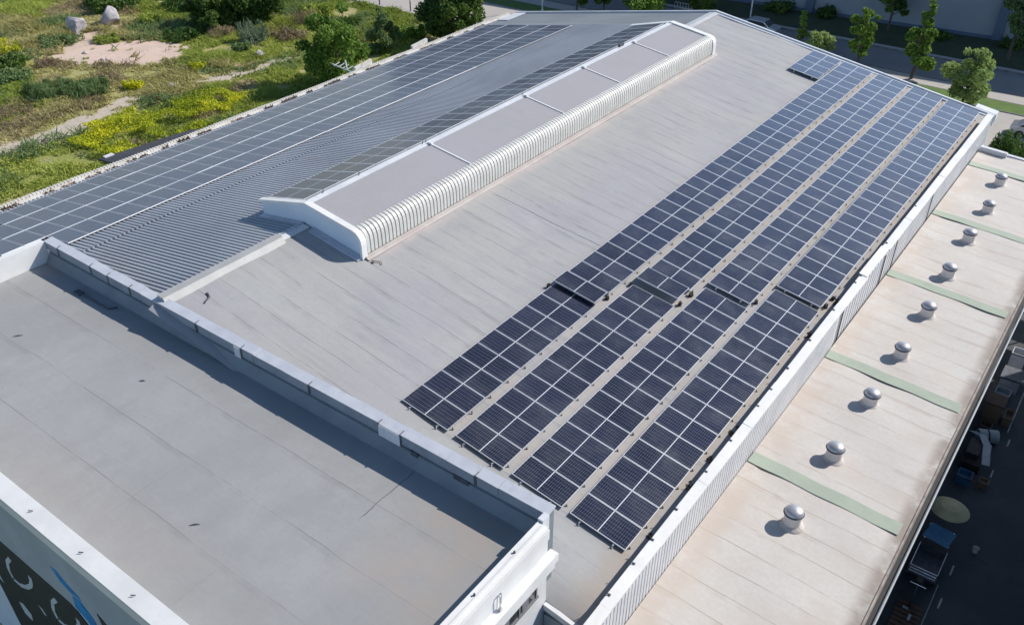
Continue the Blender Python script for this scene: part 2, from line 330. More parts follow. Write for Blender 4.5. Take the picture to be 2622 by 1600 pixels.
for nm, y0, y1, z, m in (('forecourt_paving', 60, 68.6, .10, M_PAVE), ('grass_verge', 68.75, 71.2, .16, M_LAWN), ('pavement', 71.35, 73.6, .12, M_PAVE), ('road', 73.75, 80.2, .004, M_ROAD), ('pavement_far', 80.35, 81.2, .12, M_PAVE)):
    mb = MB(); x0 = -60 if nm == 'forecourt_paving' else -150; mb.box(x0, 150, y0, y1, GZ-.2, GZ+z); struct(nm.replace('_far', ''), mb, m)
mb = MB()
for y in (68.6, 71.2, 73.6, 80.2): mb.box(-150, 150, y+.002, y+.148, GZ-.2, GZ+.17)
struct('kerb', mb, simple('kerb_stone', (.2, .2, .2), (.13, .13, .13), 2, .9))
mb = MB(); mb.box(20.6, 60, 53, 59.8, GZ-.2, GZ+.05); struct('lawn', mb, M_LAWN)
mb = MB(); mb.box(-150, 150, 81.4, 92, GZ-.3, GZ+.06); struct('verge', mb, simple('dark_verge', (.05, .065, .03), (.035, .05, .022), .6, .95, bump=.6))
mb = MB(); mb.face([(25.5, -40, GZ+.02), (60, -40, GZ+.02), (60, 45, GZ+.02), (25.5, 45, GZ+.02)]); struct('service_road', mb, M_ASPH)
mb = MB()
for xa, ya in ((27.35, 13.2), (27.4, 11.2), (27.35, 20.2), (27.5, 22.9), (27.6, 9.3)): mb.face([(xa, ya, GZ+.03), (xa+.07, ya, GZ+.03), (xa+.07, ya+.62, GZ+.03), (xa, ya+.62, GZ+.03)])
mb.face([(27.12, -5, GZ+.03), (27.15, -5, GZ+.03), (27.15, 12.4, GZ+.03), (27.12, 12.4, GZ+.03)])
mb.face([(27.3, 24, GZ+.03), (27.36, 24, GZ+.03), (27.36, 40, GZ+.03), (27.3, 40, GZ+.03)])
struct('road_markings', mb, M_LINE)
mb = MB()
for x in (-8, 4.5, 19.6): mb.box(x, x+.12, 60.02, 68.5, GZ+.08, GZ+.108)
struct('paving_joint', mb, M_DARK)
# ------------------------------------------------------------------ warehouse
YN, YF = -2.5, 44.9
wh = thing('warehouse', 'long gable-roofed warehouse, grey membrane on one slope and corrugated steel on the other', 'building', (0, 21, GZ))
mb = MB()                                         # right slope, thick sheet, gently uneven
xs = np.concatenate([np.linspace(0, 19.65, 41)]); ys = np.concatenate([[-2.9, -2.5], np.linspace(-1.5, YF, 48)])
def wob(x, y): return .018*math.sin(x*.9+y*.35)+.014*math.sin(y*1.7+x*.23)+.01*math.sin(x*2.1-y*.8)
g0 = len(mb.v)
for y in ys:
    for x in xs: mb.v.append((x, y, zR(x)+(wob(x, y) if 0 < x < 19 else 0)-(.16 if y < -2.7 else 0)))
nx = len(xs)
for j in range(len(ys)-1):
    for i in range(nx-1): a = j*nx+i; mb.f.append((a, a+1, a+1+nx, a+nx)); mb.mi.append(0)
mb.build('membrane_roof', M_MEM, wh, smooth=True)
mb = MB()                                         # left slope, real trapezoid ribs
def corr(mb, x0, x1, y0, y1, pitch=.22, h=.068):
    prof = []; y = y0
    while y < y1-1e-6:
        prof += [(y, 0), (y+pitch*.42, 0), (y+pitch*.52, h), (y+pitch*.90, h)]; y += pitch
    prof.append((min(y, y1+.2), 0))
    i = len(mb.v); n = len(prof); nv = np.array([-TL, 0, 1]); nv = nv/np.linalg.norm(nv)
    for x in (x0, x1):
        for (yy, hh) in prof: mb.v.append((x+nv[0]*hh, yy, zL(x)+nv[2]*hh))
    for k in range(n-1): mb.f.append((i+k, i+n+k, i+n+k+1, i+k+1)); mb.mi.append(0)
corr(mb, -18.0, -7.75, -9, 41.0); corr(mb, -7.75, 0, YN, 41.0)
mb.build('corrugated_roof', M_CORR, wh)
mb = MB(); mb.slab(-18.0, -.2, 41.05, YF, zL, -.05, .03); mb.slab(-18.0, -.2, 41.0, 41.9, zL, .032, .05)
mb.build('plain_roof_strip', simple('plain_grey_sheet', (.20, .22, .24), (.17, .19, .21), .3, .7, 0, .2), wh)
mb = MB(); mb.box(-17.9, 19.8, YN+.02, YF-.05, GZ, -3.6); mb.box(-17.9, -7.7, -9, YN, GZ, -3.6)
prof = [(-17.9, -3.6), (19.6, -3.6), (19.6, zR(19.6)-.06), (0, -.06), (-17.9, zL(-17.9)-.06)]
mb.prism(prof, YF-.3, YF-.06); mb.prism([(7, -3.9), (19.6, -3.9), (19.6, zR(19.6)-.12), (7, zR(7)-.12)], YN+.05, YN+.15)
mb.build('wall', M_WALLB, wh)
mb = MB()                                          # ridge flashing: low kerb at the near end, flat cap at the far end
mb.hexa([(-.05, -2.4, -.06), (.50, -2.4, -.12), (.50, 3.45, -.12), (-.05, 3.45, -.06), (-.05, -2.4, .20), (.30, -2.4, .17), (.30, 3.45, .17), (-.05, 3.45, .20)])
mb.build('ridge_kerb', simple('ridge_kerb_metal', (.37, .37, .36), (.32, .32, .32), 1.2, .5, .1, dirt=(.36, .34, .31)), wh); mb = MB()
mb.prism([(-.45, zL(-.45)+.02), (0, .02), (.3, zR(.3)+.02), (.3, zR(.3)+.075), (0, .075), (-.45, zL(-.45)+.075)], 37.75, YF); mb.build('ridge_cap', simple('ridge_flashing', (.50, .50, .50), (.44, .45, .46), 1.2, .5, .1, dirt=(.4, .38, .35)), wh); mb = MB()
mb.prism([(-.3, zL(-.3)+.02), (0, .02), (.3, zR(.3)+.02), (.3, zR(.3)+.05), (0, .05), (-.3, zL(-.3)+.05)], 3.451, 4.9)
mb.build('ridge_strip', M_WHITE2, wh)
mb = MB()                                          # raised white edge along the far gable
for x0, x1, zf in ((-18.1, 0, zL), (0, 19.9, zR)):
    mb.slab(x0, x1, YF, YF+.16, zf, -.55, .16)
mb.slab(.3, 19.4, YF-.25, YF-.002, zR, .002, .06)
mb.slab(-18.0, -16.9, 42.2, YF-.02, zL, .05, .09); mb.slab(18.6, 19.95, YF+.17, YF+.9, zR, -.3, .18)
mb.build('gable_trim', M_WHITE2, wh)
mb = MB()                                          # near lip of the membrane beside the flat-roofed building
mb.hexa([(18.12, -3.05, -3.35), (19.6, -3.05, -3.6), (19.6, -2.88, -3.6), (18.12, -2.88, -3.35), (18.12, -3.05, -3.12), (19.6, -3.05, -3.36), (19.6, -2.88, -3.36), (18.12, -2.88, -3.12)])
mb.build('gable_kerb', M_WHITE2, wh)
mb = MB(); mb.box(18.12, 19.6, -3.0, -2.89, GZ, -3.61); mb.build('gable_wall_panel', M_WALLG, wh)
# eave gutter and its broken white edge, left side
mb = MB(); ye = -9.0
mb.slab(-18.35, -17.55, ye, YF-.4, lambda x: zL(-17.8), -.10, -.06)
mb.box(-18.42, -18.36, ye, YF-.4, zL(-18)-.5, zL(-18)+.02)
y = ye
while y < YF-.5:
    t = .10+.02*math.sin(y*.5)+.008*random.random(); mb.box(-18.60, -18.43, y, y+.10, zL(-18)-.45, zL(-18)+t); mb.box(-18.57, -18.45, y+.10, y+.2, zL(-18)-.45, zL(-18)+t-.02); y += .2
mb.slab(-17.52, -17.46, ye, 41, zL, .0, .07)
for yy in (26.5, 32.6): mb.hexa([(-18.9, yy, -3.2), (-18.7, yy, -3.2), (-18.6, yy+1.6, -3.0), (-18.8, yy+1.6, -3.0), (-18.9, yy, -2.9), (-18.7, yy, -2.9), (-18.6, yy+1.6, -2.7), (-18.8, yy+1.6, -2.7)])
mb.build('eave_gutter', simple('cream_gutter', (.66, .64, .60), (.56, .53, .48), .7, .7, dirt=(.30, .24, .2)), wh)
# parapet on the right
par = MB(); par.box(19.66, 19.93, -12, 43.6, -4.6, -2.66)
par_o = par.build('parapet', M_WHITE2, wh)
mb = MB(); y = -12.0
while y < 43.6:
    far = y > 16; hh = .018 if far else .05
    mb.box(19.93, 19.93+hh, y, y+.145, -4.5, -2.68); y += .205 if y < 16 else .41
for y in (16.6, 22.3, 24.1, 30.2): mb.box(19.96, 20.0, y, y+.035, -4.5, -2.68, 1)
mb.build('cladding', [M_WHITE2, M_DARK], par_o)
mb = MB(); y = -12.0; k = 0
while y < 43.6:
    ln = 2.9+.3*(k % 3); dz = random.uniform(-.02, .03); dx = random.uniform(-.015, .015); y1 = min(y+ln, 43.6)
    if 19 < y < 20.5 or 30 < y < 31.5: dz += .07; dx -= .05
    mb.hexa([(19.62+dx, y, -2.665+dz), (19.99+dx, y, -2.70+dz), (19.99+dx, y1-.015, -2.70), (19.62+dx, y1-.015, -2.665), (19.62+dx, y, -2.58+dz), (19.99+dx, y, -2.64+dz), (19.99+dx, y1-.015, -2.62), (19.62+dx, y1-.015, -2.57)]); y += ln; k += 1
mb.build('coping', M_WHITE, par_o)
for y in (-2.0, -.6, .55, 2.1, 4.2, 6.1, 8.4, 9.6, 11.2, 13.5, 16.2, 18.9, 19.6, 23.3, 28):
    mb = MB(); mb.tube([(19.68, y, -2.6), (19.62, y-.05, -2.46)], .014, 6); mb.box(19.64, 19.72, y-.03, y+.03, -2.59, -2.55); mb.build('fixing_hook', M_STRAP, par_o)
# loose dark matter and brackets beside the parapet
def litter(name, spots, label, n=60, m=M_GRAVEL):
    mb = MB()
    for (x0, x1, y0, y1, zf, h) in spots:
        for _ in range(int(n*(y1-y0))+4):
            x = random.uniform(x0, x1); y = random.uniform(y0, y1); s = random.uniform(.03, .10); z = zf(x); a = random.random()*3
            q = [(x+s*math.cos(a+k*1.57)*random.uniform(.6, 1.2), y+s*math.sin(a+k*1.57)*random.uniform(.6, 1.2), z+random.uniform(0, .02)) for k in range(4)]
            t = (x, y, z+random.uniform(.3, 1)*h)
            for k in range(4): mb.face([q[k], q[(k+1) % 4], t])
    return tag(mb.build(name, m), label, 'litter', kind='stuff')
sp = []; y = -6
while y < 40:
    ln = random.uniform(.3, 1.6); sp.append((-18.33, -17.75+random.uniform(-.3, .1), y, y+ln, lambda x: zL(-17.8)-.06, random.uniform(.06, .24))); y += ln+random.uniform(.2, 1.6)
litter('leaf_litter', sp, 'dark moss and leaf litter lying in the left eave gutter', 42)
litter('roof_debris', [(19.25, 19.6, a, b, lambda x: zR(x)+.01, .09) for a, b in ((3.6, 4.1), (5.2, 5.6), (6.9, 7.6), (14.2, 14.9), (17.4, 18.0), (1.0, 1.3))], 'dark clumps of debris beside the white right-hand parapet', 30)
# ridge monitor
YM0, YM1 = 4.95, 37.72
prof_top = [(-2.82, .27), (.18, 1.02), (2.95, .60), (3.16, .52), (3.27, .38), (3.30, .2)]
core = MB(); core.prism([(-2.80, -.52), (.0, -.03), (3.28, -.56), (3.28, .2), (3.25, .36), (3.14, .49), (2.93, .57), (.18, .98), (-2.80, .24)], YM0+.05, YM1-.05)
mon = core.build('ridge_monitor', M_WALLB, wh)
mb = MB(); mb.hexa([(.32, YM0+.3, .96), (2.78, YM0+.3, .595), (2.78, YM1-.3, .595), (.32, YM1-.3, .96), (.32, YM0+.3, 1.0), (2.78, YM0+.3, .635), (2.78, YM1-.3, .635), (.32, YM1-.3, 1.0)]); mb.build('roof_sheet', M_MON, mon)
mb = MB(); mb.hexa([(-2.80, YM0+.3, .25), (.1, YM0+.3, .965), (.1, YM1-.3, .965), (-2.8, YM1-.3, .25), (-2.80, YM0+.3, .28), (.1, YM0+.3, .995), (.1, YM1-.3, .995), (-2.8, YM1-.3, .28)]); mb.build('roof_sheet', M_CORR, mon)
mb = MB(); mb.hexa([(-.02, YM0+.3, 1.0), (.30, YM0+.3, .99), (.30, YM1-.3, .99), (-.02, YM1-.3, 1.0), (-.02, YM0+.3, 1.04), (.30, YM0+.3, 1.03), (.30, YM1-.3, 1.03), (-.02, YM1-.3, 1.04)]); mb.build('ridge_strip', M_WHITE2, mon)
# ribbed rounded louvre
mb = MB(); arc = [(2.80, .635), (2.95, .63), (3.10, .575), (3.21, .48), (3.28, .34), (3.31, .15), (3.32, -.12), (3.32, -.42)]
def arcsweep(mb, arc, off, y0, y1, m):
    o = []
    for k, (x, z) in enumerate(arc):
        a = Vector(arc[max(k-1, 0)]); b = Vector(arc[min(k+1, len(arc)-1)]); d = (b-a).normalized(); n = Vector((-d.y, d.x)); o.append((x+n.x*off, z+n.y*off))
    i = len(mb.v); n = len(o)
    for yy in (y0, y1): mb.v += [(x, yy, z) for x, z in o]
    for k in range(n-1): mb.f.append((i+k, i+k+1, i+n+k+1, i+n+k)); mb.mi.append(m)
    for yy, s in ((y0, 0), (y1, n)):
        j = len(mb.v); mb.v += [(x, yy, z) for x, z in arc]
        for k in range(n-1): mb.f.append((i+s+k, i+s+k+1, j+k+1, j+k)); mb.mi.append(m)
y = YM0+.32; arcsweep(mb, arc, .004, YM0+.3, YM1-.3, 1)
while y < YM1-.4: arcsweep(mb, arc, .05, y, y+.165, 0); y += .225
mb.build('louvre', [M_RIBW, M_GROOVE], mon)
mb = MB(); mb.box(3.2, 3.5, YM0+.1, YM1+.3, -.62, -.47); mb.slab(3.3, 3.62, YM0+.1, YM1+.2, zR, .01, .05); mb.build('base_flashing', simple('pinkish_flashing', (.47, .44, .42), (.42, .37, .35), 1, .7), mon)
for yy0, yy1 in ((YM0-.05, YM0+.25), (YM1-.30, YM1+.12)):   # white barge trim at both ends
    mb = MB(); o = [(-2.90, .24), (-2.90, .33), (.18, 1.10), (2.97, .685), (3.16, .62), (3.30, .50), (3.39, .33), (3.42, .12), (3.42, -.55)]
    inn = [(3.28, -.55), (3.28, .15), (3.24, .33), (3.14, .46), (2.93, .57), (.18, .965), (-2.86, .20)]
    mb.prism(o+inn, yy0, yy1); mb.build('barge_trim', M_WHITE, mon)
mb = MB()
for (xa, xb, zf) in ((-2.85, -.12, zL), (.5, 3.35, zR)): mb.hexa([(xa, YM0-.30, zf(xa)+.02), (xb, YM0-.30, zf(xb)+.02), (xb, YM0+.04, zf(xb)+.02), (xa, YM0+.04, zf(xa)+.02), (xa, YM0-.28, zf(xa)+.05), (xb, YM0-.28, zf(xb)+.05), (xb, YM0+.03, zf(xb)+.10), (xa, YM0+.03, zf(xa)+.10)])
mb.build('apron_flashing', M_FLASH, mon)
for yy in (12.9, 20.78, 26.55, 32.4):
    mb = MB(); mb.hexa([(.3, yy-.04, 1.002), (2.85, yy-.04, .627), (2.85, yy+.04, .627), (.3, yy+.04, 1.002), (.3, yy-.04, 1.045), (2.85, yy-.04, .668), (2.85, yy+.04, .668), (.3, yy+.04, 1.045)]); mb.box(.2, .42, yy-.09, yy+.09, 1.035, 1.12); mb.build('cross_bar', M_WHITE, mon)
for yy in (6.1, 8.3, 12.85, 12.6, 20.8): mb = MB(); mb.tube([(.04, yy, 1.02), (.04, yy+.05, 1.17)], .02, 6); mb.build('cable_clip', M_STRAP, mon)
mb = MB(); mb.box(-.05, .10, 31.0, 31.5, 1.05, 1.2); mb.build('junction_box', M_STRAP, mon)
# ------------------------------------------------------------------ solar panels
ORD = ['first', 'second', 'third', 'fourth', 'fifth', 'sixth', 'seventh', 'eighth', 'ninth', 'tenth', 'eleventh', 'twelfth', 'thirteenth', 'fourteenth', 'fifteenth', 'sixteenth', 'seventeenth', 'eighteenth', 'nineteenth']
TEN = {20: 'twenti', 30: 'thirti', 40: 'forti'}; TEN2 = {20: 'twenty', 30: 'thirty', 40: 'forty'}
def ordn(n):
    if n < 20: return ORD[n-1]
    t = n//10*10; return TEN[t]+'eth' if n == t else TEN2[t]+'-'+ORD[n-t-1]
def panel_meshes(L, Wd, cellm, fr=.022, th=.04):
    a = MB(); x, y = L/2, Wd/2
    fx = .027 if cellm is M_CELLP else fr; fr = .017 if cellm is M_CELLP else fr
    jm = 1 if cellm is M_CELLP else 0; a.box(-x+fx*jm, x-fx*jm, -y, -y+fr, -th, -.0003, jm); a.box(-x+fx*jm, x-fx*jm, y-fr, y, -th, -.0003, jm)
    if jm: fr = 0
    a.box(-x, -x+fx, -y+fr, y-fr, -th, -.0005); a.box(x-fx, x, -y+fr, y-fr, -th, -.0005)
    b = MB(); b.box(-x+fx, x-fx, -y+.015, y-.015, -.03, -.004)
    def mk(m, n, mt):
        me = bpy.data.meshes.new(n); me.from_pydata(m.v, [], m.f); me.materials.append(mt)
        if max(m.mi): me.materials.append(M_JOINT); me.polygons.foreach_set('material_index', m.mi)
        return me
    return mk(a, 'frame', M_ALUW if cellm is M_CELLP else M_ALU), mk(b, 'cells', cellm)
PAN = []                                          # (centre, x-axis slope sign, lift, meshes, label, row key)
def row(key, side, d0, d1, y0, pitch, n, lift, extra=0):
    s = SR if side > 0 else SL
    for k in range(n):
        yc = y0+(k+.5)*pitch; dc = (d0+d1)/2
        PAN.append(dict(key=key, side=side, d=dc, L=d1-d0, y=yc, pitch=pitch, lift=lift))
RW = [(10.08, 12.16), (12.50, 14.56), (14.90, 16.92), (17.22, 19.32)]
H0, H1 = .12, .24
row('r0', 1, *RW[0], 0, 1.06, 9, H0); row('r0', 1, *RW[0], 9.36, 1.0, 1, .31); row('r0', 1, *RW[0], 10.5, 1.0575, 32, H0+.08)
row('r1', 1, *RW[1], 0, 1.082, 11, H0); row('r1', 1, *RW[1], 12.15, 1.05, 1, .36); row('r1', 1, *RW[1], 13.3, 1.072, 29, H0+.08)
row('r2', 1, *RW[2], 0, 1.085, 13, H0); row('r2', 1, *RW[2], 14.35, 1.072, 28, H1)
row('r3', 1, *RW[3], 0, 1.09, 15, H0); row('r3', 1, *RW[3], 16.5, 1.071, 26, H1)
row('rb', 1, 7.90, 9.98, 39.85, 1.09, 4, .22)
LW = [(15.72, 17.62), (13.60, 15.70), (11.52, 13.58), (9.50, 11.50)]
row('l0', -1, *LW[0], -.85-1*1.054, 1.054, 40, .16); row('l1', -1, *LW[1], -.85-2*1.054, 1.054, 41, .16); row('l2', -1, *LW[2], -.85-4*1.054, 1.054, 43, .16); row('l3', -1, *LW[3], -.85, 1.054, 39, .16)
for k in range(29): PAN.append(dict(key='m', side=-1, mon=True, d=1.50, L=2.40, y=5.30+(k+.5)*1.107, pitch=1.107, lift=.83))
MESH = {}
for p in PAN:
    k = (round(p['L'], 3), round(p['pitch'], 3), p['key'][0])
    if k not in MESH: MESH[k] = panel_meshes(p['L']-.012, p['pitch']-.018, {'l': M_CELLP, 'm': M_CELLM}.get(k[2], M_CELL))
    p['mesh'] = MESH[k]
    if p['side'] > 0: c = Vector((p['d']*math.cos(SR), p['y'], -p['d']*math.sin(SR)+p['lift'])); nrm = Vector((math.sin(SR), 0, math.cos(SR))); ry = SR
    elif p.get('mon'): c = Vector((-1.47, p['y'], .25+.247*(2.8-1.47)+.10)); ry = -math.atan(.72/2.92); nrm = Vector((math.sin(ry), 0, math.cos(ry)))
    else: c = Vector((-p['d']*math.cos(SL), p['y'], -p['d']*math.sin(SL)+p['lift'])); nrm = Vector((-math.sin(SL), 0, math.cos(SL))); ry = -SL
    p['c'], p['ry'] = c, ry
    v = CAM-c; p['area'] = p['L']*p['pitch']*abs(nrm.dot(v.normalized()))/v.length_squared
    x, y, z = px(c); p['x'] = x; p['vis'] = -30 < x < 2650 and y < 1630 and not (c.y < -2.2 and c.x > -8.6)
PAN = [p for p in PAN if p['vis']]
PAN.sort(key=lambda p: -p['area']); keep = set(id(p) for p in PAN[:300]); 
rowname = {'r0': 'uppermost of four long right-slope rows', 'r1': 'second of four long right-slope rows', 'r2': 'third of four long right-slope rows', 'r3': 'row beside the white parapet',
    'rb': 'short block near the far gable', 'l0': 'outermost left-slope row by the gutter', 'l1': 'second left-slope row from the gutter', 'l2': 'third left-slope row from the gutter', 'l3': 'left-slope row edging the corrugated roof', 'm': 'row on the raised ridge box'}
grp = {'r': 'solar panels on the right roof slope', 'l': 'solar panels on the left roof slope', 'm': 'solar panels on the ridge box'}
stuff = MB()
for key in rowname:
    rowp = sorted([p for p in PAN if p['key'] == key], key=lambda p: p['y'])
    for i, p in enumerate(rowp):
        a, b = p['mesh']
        if id(p) not in keep:
            mt = Matrix.Translation(p['c']) @ Matrix.Rotation(p['ry'], 4, 'Y')
            for me, mi in ((a, 0), (b, {'l': 2, 'm': 3}.get(key[0], 1))):
                o = len(stuff.v); stuff.v += [tuple(mt @ v.co) for v in me.vertices]
                for f in me.polygons: stuff.f.append(tuple(o+q for q in f.vertices)); stuff.mi.append(4 if f.material_index else mi)
            continue
        lab = ('grey' if key[0] == 'l' else 'dark blue')+' panel, %s from near end, %s' % (ordn(i+1), rowname[key])
        e = bpy.data.objects.new('solar_panel', None); COL.objects.link(e); e.location = p['c']; e.rotation_euler = (random.gauss(0, .0035), p['ry']+random.gauss(0, .0035), 0); e.empty_display_size = .3
        tag(e, lab, 'solar panel', grp[key[0]])
        for nm, me in (('frame', a), ('cells', b)): o = bpy.data.objects.new(nm, me); COL.objects.link(o); o.parent = e
if stuff.v: tag(stuff.build('solar_panels', [M_ALU, M_CELL, M_CELLP, M_CELLM, M_JOINT]), 'far ends of the solar panel rows, too small to count one by one', 'solar panels', kind='stuff')
# racks: two rails per row with feet and little clamps down the low side
def rack(key, label, d0, d1, y0, y1, lift, side=1, feet=True, group='mounting racks under the right rows', clampstep=1.06):
    t = thing('mounting_rack', label, 'rack', ((d0+d1)/2*side, (y0+y1)/2, 0), group)
    c, s = (math.cos(SR), math.sin(SR)) if side > 0 else (math.cos(SL), math.sin(SL))
    P = lambda d, y, h: (side*d*c, y, -d*s+h)
    for dd in (d0+.42, d1-.42):
        mb = MB(); a = P(dd-.025, y0, lift-.10); b = P(dd+.025, y0, lift-.10)
        xs = sorted((a[0], b[0])); mb.box(xs[0], xs[1], y0-.06, y1+.03, min(a[2], b[2]), a[2]+.05); mb.build('rail', M_ALU, t)
    if feet:
        y = y0+.5
        while y < y1:
            for dd in (d0+.42, d1-.42): q = P(dd, y, 0); pieces('foot', M_STEEL, t, [lambda mb: mb.box(q[0]-.03, q[0]+.03, y-.04, y+.04, q[2], q[2]+lift-.09)])
            y += 4.2
        y = y0+.25; first = None
        while y < y1:
            q = P(d1+.04, y, 0)
            if first is None:
                mb = MB(); mb.hexa([(q[0]-.04, y-.02, q[2]), (q[0]+.02, y-.02, q[2]-.01), (q[0]+.02, y+.02, q[2]-.01), (q[0]-.04, y+.02, q[2]), (q[0]-.04, y-.015, q[2]+.08), (q[0]-.015, y-.015, q[2]+.08), (q[0]-.015, y+.015, q[2]+.08), (q[0]-.04, y+.015, q[2]+.08)]); first = mb.build('clamp', M_CLAMP, t); fy = y
            else: c2 = first.copy(); COL.objects.link(c2); c2.parent = t; c2.location.y = first.location.y+(y-fy)
            y += clampstep
        for dd in (d0+.42, d1-.42):
            mb = MB(); q = P(dd, y0-.07, 0); mb.tube([(q[0], y0-.10, q[2]), (q[0], y0-.10, q[2]+lift)], .014, 6); mb.box(q[0]-.03, q[0]+.03, y0-.15, y0-.05, q[2]-.01, q[2]+.02); mb.build('end_bracket', M_STEEL, t)
nm4 = ['uppermost', 'second', 'third', 'lowest']
for i, (d0, d1) in enumerate(RW):
    e = (9.54, 11.9, 14.1, 16.35)[i]; f = (10.5, 13.3, 14.35, 16.5)[i]
    rack('a', 'aluminium rails and feet under the near block of the %s right-hand panel row' % nm4[i], d0, d1, 0, e, H0)
    rack('b', 'aluminium rails and feet under the far block of the %s right-hand panel row' % nm4[i], d0, d1, f, 44.3, H1 if i > 1 else H0+.08)
rack('c', 'aluminium rails under the short panel block near the far gable', 7.9, 9.98, 39.85, 44.2, .22)
for i, (d0, d1) in enumerate(LW):
    if i == 3: rack('d', 'rails under the grey panel row edging the bare corrugated roof', d0, d1, -.85, 40.2, .16, -1, False, None)
# black cable bundles at the steps in the right-hand rows
for i, (d, y, lab) in enumerate(((10.0, 9.15, 'black cable bundle at the left end of the uppermost row step'), (12.2, 10.3, 'black cable bundle at the right end of the uppermost row step'), (12.45, 11.9, 'black cable bundle left of the second row step'),
        (14.62, 12.3, 'black cable bundle at lower right corner of the raised second-row panel'), (14.66, 13.2, 'small black cable bundle beside the second row above its step'), (16.98, 14.9, 'black cable bundle at the right end of the third row step'), (19.38, 17.0, 'black cable bundle beside the lowest row at its step'), (19.42, 17.8, 'black cable knot just beyond the lowest row step'))):
    mb = MB(); x = d*math.cos(SR); z = zR(x)+.02
    for k in range(6):
        a = random.uniform(0, 6.28); r_ = random.uniform(.04, .09); pts = [(x+r_*math.cos(a+t*1.1)+random.uniform(-.02, .02), y+1.5*r_*math.sin(a+t*1.1), z+.05+.10*math.sin(t+k)) for t in range(6)]; mb.tube(pts, .016, 6)
    mb.box(x-.06, x+.05, y-.08, y+.06, z, z+.10)
    tag(mb.build('cable_bundle', M_DARK), lab, 'cable', 'cable bundles at the row steps')
# ------------------------------------------------------------------ flat-roofed building in front
fb = thing('flat_roofed_building', 'white flat-roofed block with grey roof deck and painted mural front', 'building', (5, -7, GZ))
ZD, ZP = -.9, .05
XL, XR, YB, YFr = -7.5, 17.82, -2.5, -10.75
mb = MB(); mb.box(XL, XR, YFr, YB-.0, ZD-.3, ZD); mb.build('roof_deck', M_MEMD, fb)
mb = MB(); mb.prism([(YB-.30, ZD+.004), (YB, ZD+.004), (YB, ZD+.42), (YB-.06, ZD+.40)], XL+.05, XR, axis='x'); up_o = mb.build('upstand', M_UPST, fb)
mb = MB(); mb.box(XL, XR+.02, YB+.002, YB+.26, -3.2, ZP-.06); pb = mb.build('back_parapet', M_UPST, fb)
# coping in sheets, each a little out of line, with straps over the joints
xj = [XL-.1, -6.56, -4.23, -3.05, -.9, .17, 2.43, 4.93, 5.53, 7.1, 8.32, 11.46, 12.37, 14.2, 15.31, 16.14, XR+.05]
for a, b in zip(xj, xj[1:]):
    dz = random.uniform(-.02, .02); dy = random.uniform(-.012, .012); t = random.uniform(-.015, .015)
    mb = MB(); y0, y1 = YB-.075+dy, YB+.31+dy
    mb.hexa([(a+.006, y0, ZP-.07+dz), (b-.006, y0, ZP-.07+dz+t), (b-.006, y1, ZP-.04+dz+t), (a+.006, y1, ZP-.04+dz), (a+.006, y0, ZP-.03+dz), (b-.006, y0, ZP-.03+dz+t), (b-.006, y1, ZP+.02+dz+t), (a+.006, y1, ZP+.02+dz)])
    fb2 = mb; mb = MB()
    mb.hexa([(a+.006, y0-.012, ZP-.38+dz), (b-.006, y0-.012, ZP-.38+dz+t), (b-.006, y0+.012, ZP-.38+dz+t), (a+.006, y0+.012, ZP-.38+dz), (a+.006, y0-.012, ZP-.03+dz), (b-.006, y0-.012, ZP-.03+dz+t), (b-.006, y0+.012, ZP-.03+dz+t), (a+.006, y0+.012, ZP-.03+dz)])
    mb.build('fascia', M_FASC, pb); fb2.build('coping', M_COPE, pb)
for x in (-6.56, -4.23, -3.05, -1.6, 2.43, 4.93, 8.32, 11.46, 12.37, 15.31):
    mb = MB(); w = random.uniform(.03, .06); mb.box(x-w, x+w, YB-.11, YB-.095, ZP-.40, ZP-.01); mb.tube([(x, YB-.08, ZP), (x+.03, YB+.06, ZP+.05)], .014, 6); mb.build('strap', M_STRAP, pb)
for x, w in ((12.9, .14), (14.75, .28)): mb = MB(); mb.box(x-w, x+w, YB-.1, YB-.03, ZP-.62, ZP-.42); mb.build('patch_plate', M_STRAP, pb)
for x, w in ((11.9, .45), (4.7, .16)): mb = MB(); mb.box(x-w, x+w, YB-.115, YB-.10, ZP-.50, ZP-.06); mb.build('patch_plate', M_WHITE2, pb)
mb = MB(); mb.box(XR, 18.10, -30, YB-.4, -3.2, ZP-.07); pr = mb.build('right_parapet', M_WHITE, fb)
mb = MB(); mb.hexa([(XR-.05, -11.2, ZP-.10), (18.14, -11.2, ZP-.12), (18.14, YB-.45, ZP-.12), (XR-.05, YB-.45, ZP-.10), (XR-.05, -11.2, ZP-.02), (18.14, -11.2, ZP-.05), (18.14, YB-.45, ZP-.05), (XR-.05, YB-.45, ZP-.02)])
mb.box(XR+.14, XR+.19, -11.0, YB-.46, ZP-.02, ZP+.02); mb.box(18.105, 18.15, -11.2, YB-.405, ZP-.5, ZP-.13)
mb.build('coping', M_WHITE, pr)
mb = MB(); mb.box(XR-.08, XR+.10, YB-.395, YB-.09, ZP-.5, ZP+.04); mb.build('corner_block', M_WHITE2, pr)
for y in (-4.2, -5.9, -7.3, -8.8): mb = MB(); mb.tube([(17.9, y, ZP-.03), (17.9, y, ZP+.035)], .03, 8); mb.build('bolt', M_STRAP, pr)
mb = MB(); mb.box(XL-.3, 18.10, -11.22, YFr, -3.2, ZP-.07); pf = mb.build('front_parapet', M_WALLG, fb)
mb = MB(); mb.hexa([(XL-.3, -11.26, ZP-.12), (18.16, -11.26, ZP-.12), (18.16, YFr+.03, ZP-.10), (XL-.3, YFr+.03, ZP-.10), (XL-.3, -11.26, ZP-.05), (18.16, -11.26, ZP-.05), (18.16, YFr+.03, ZP-.0), (XL-.3, YFr+.03, ZP-.0)]); mb.box(XL-.3, 18.1, -11.262, -11.225, ZP-.5, ZP-.13)
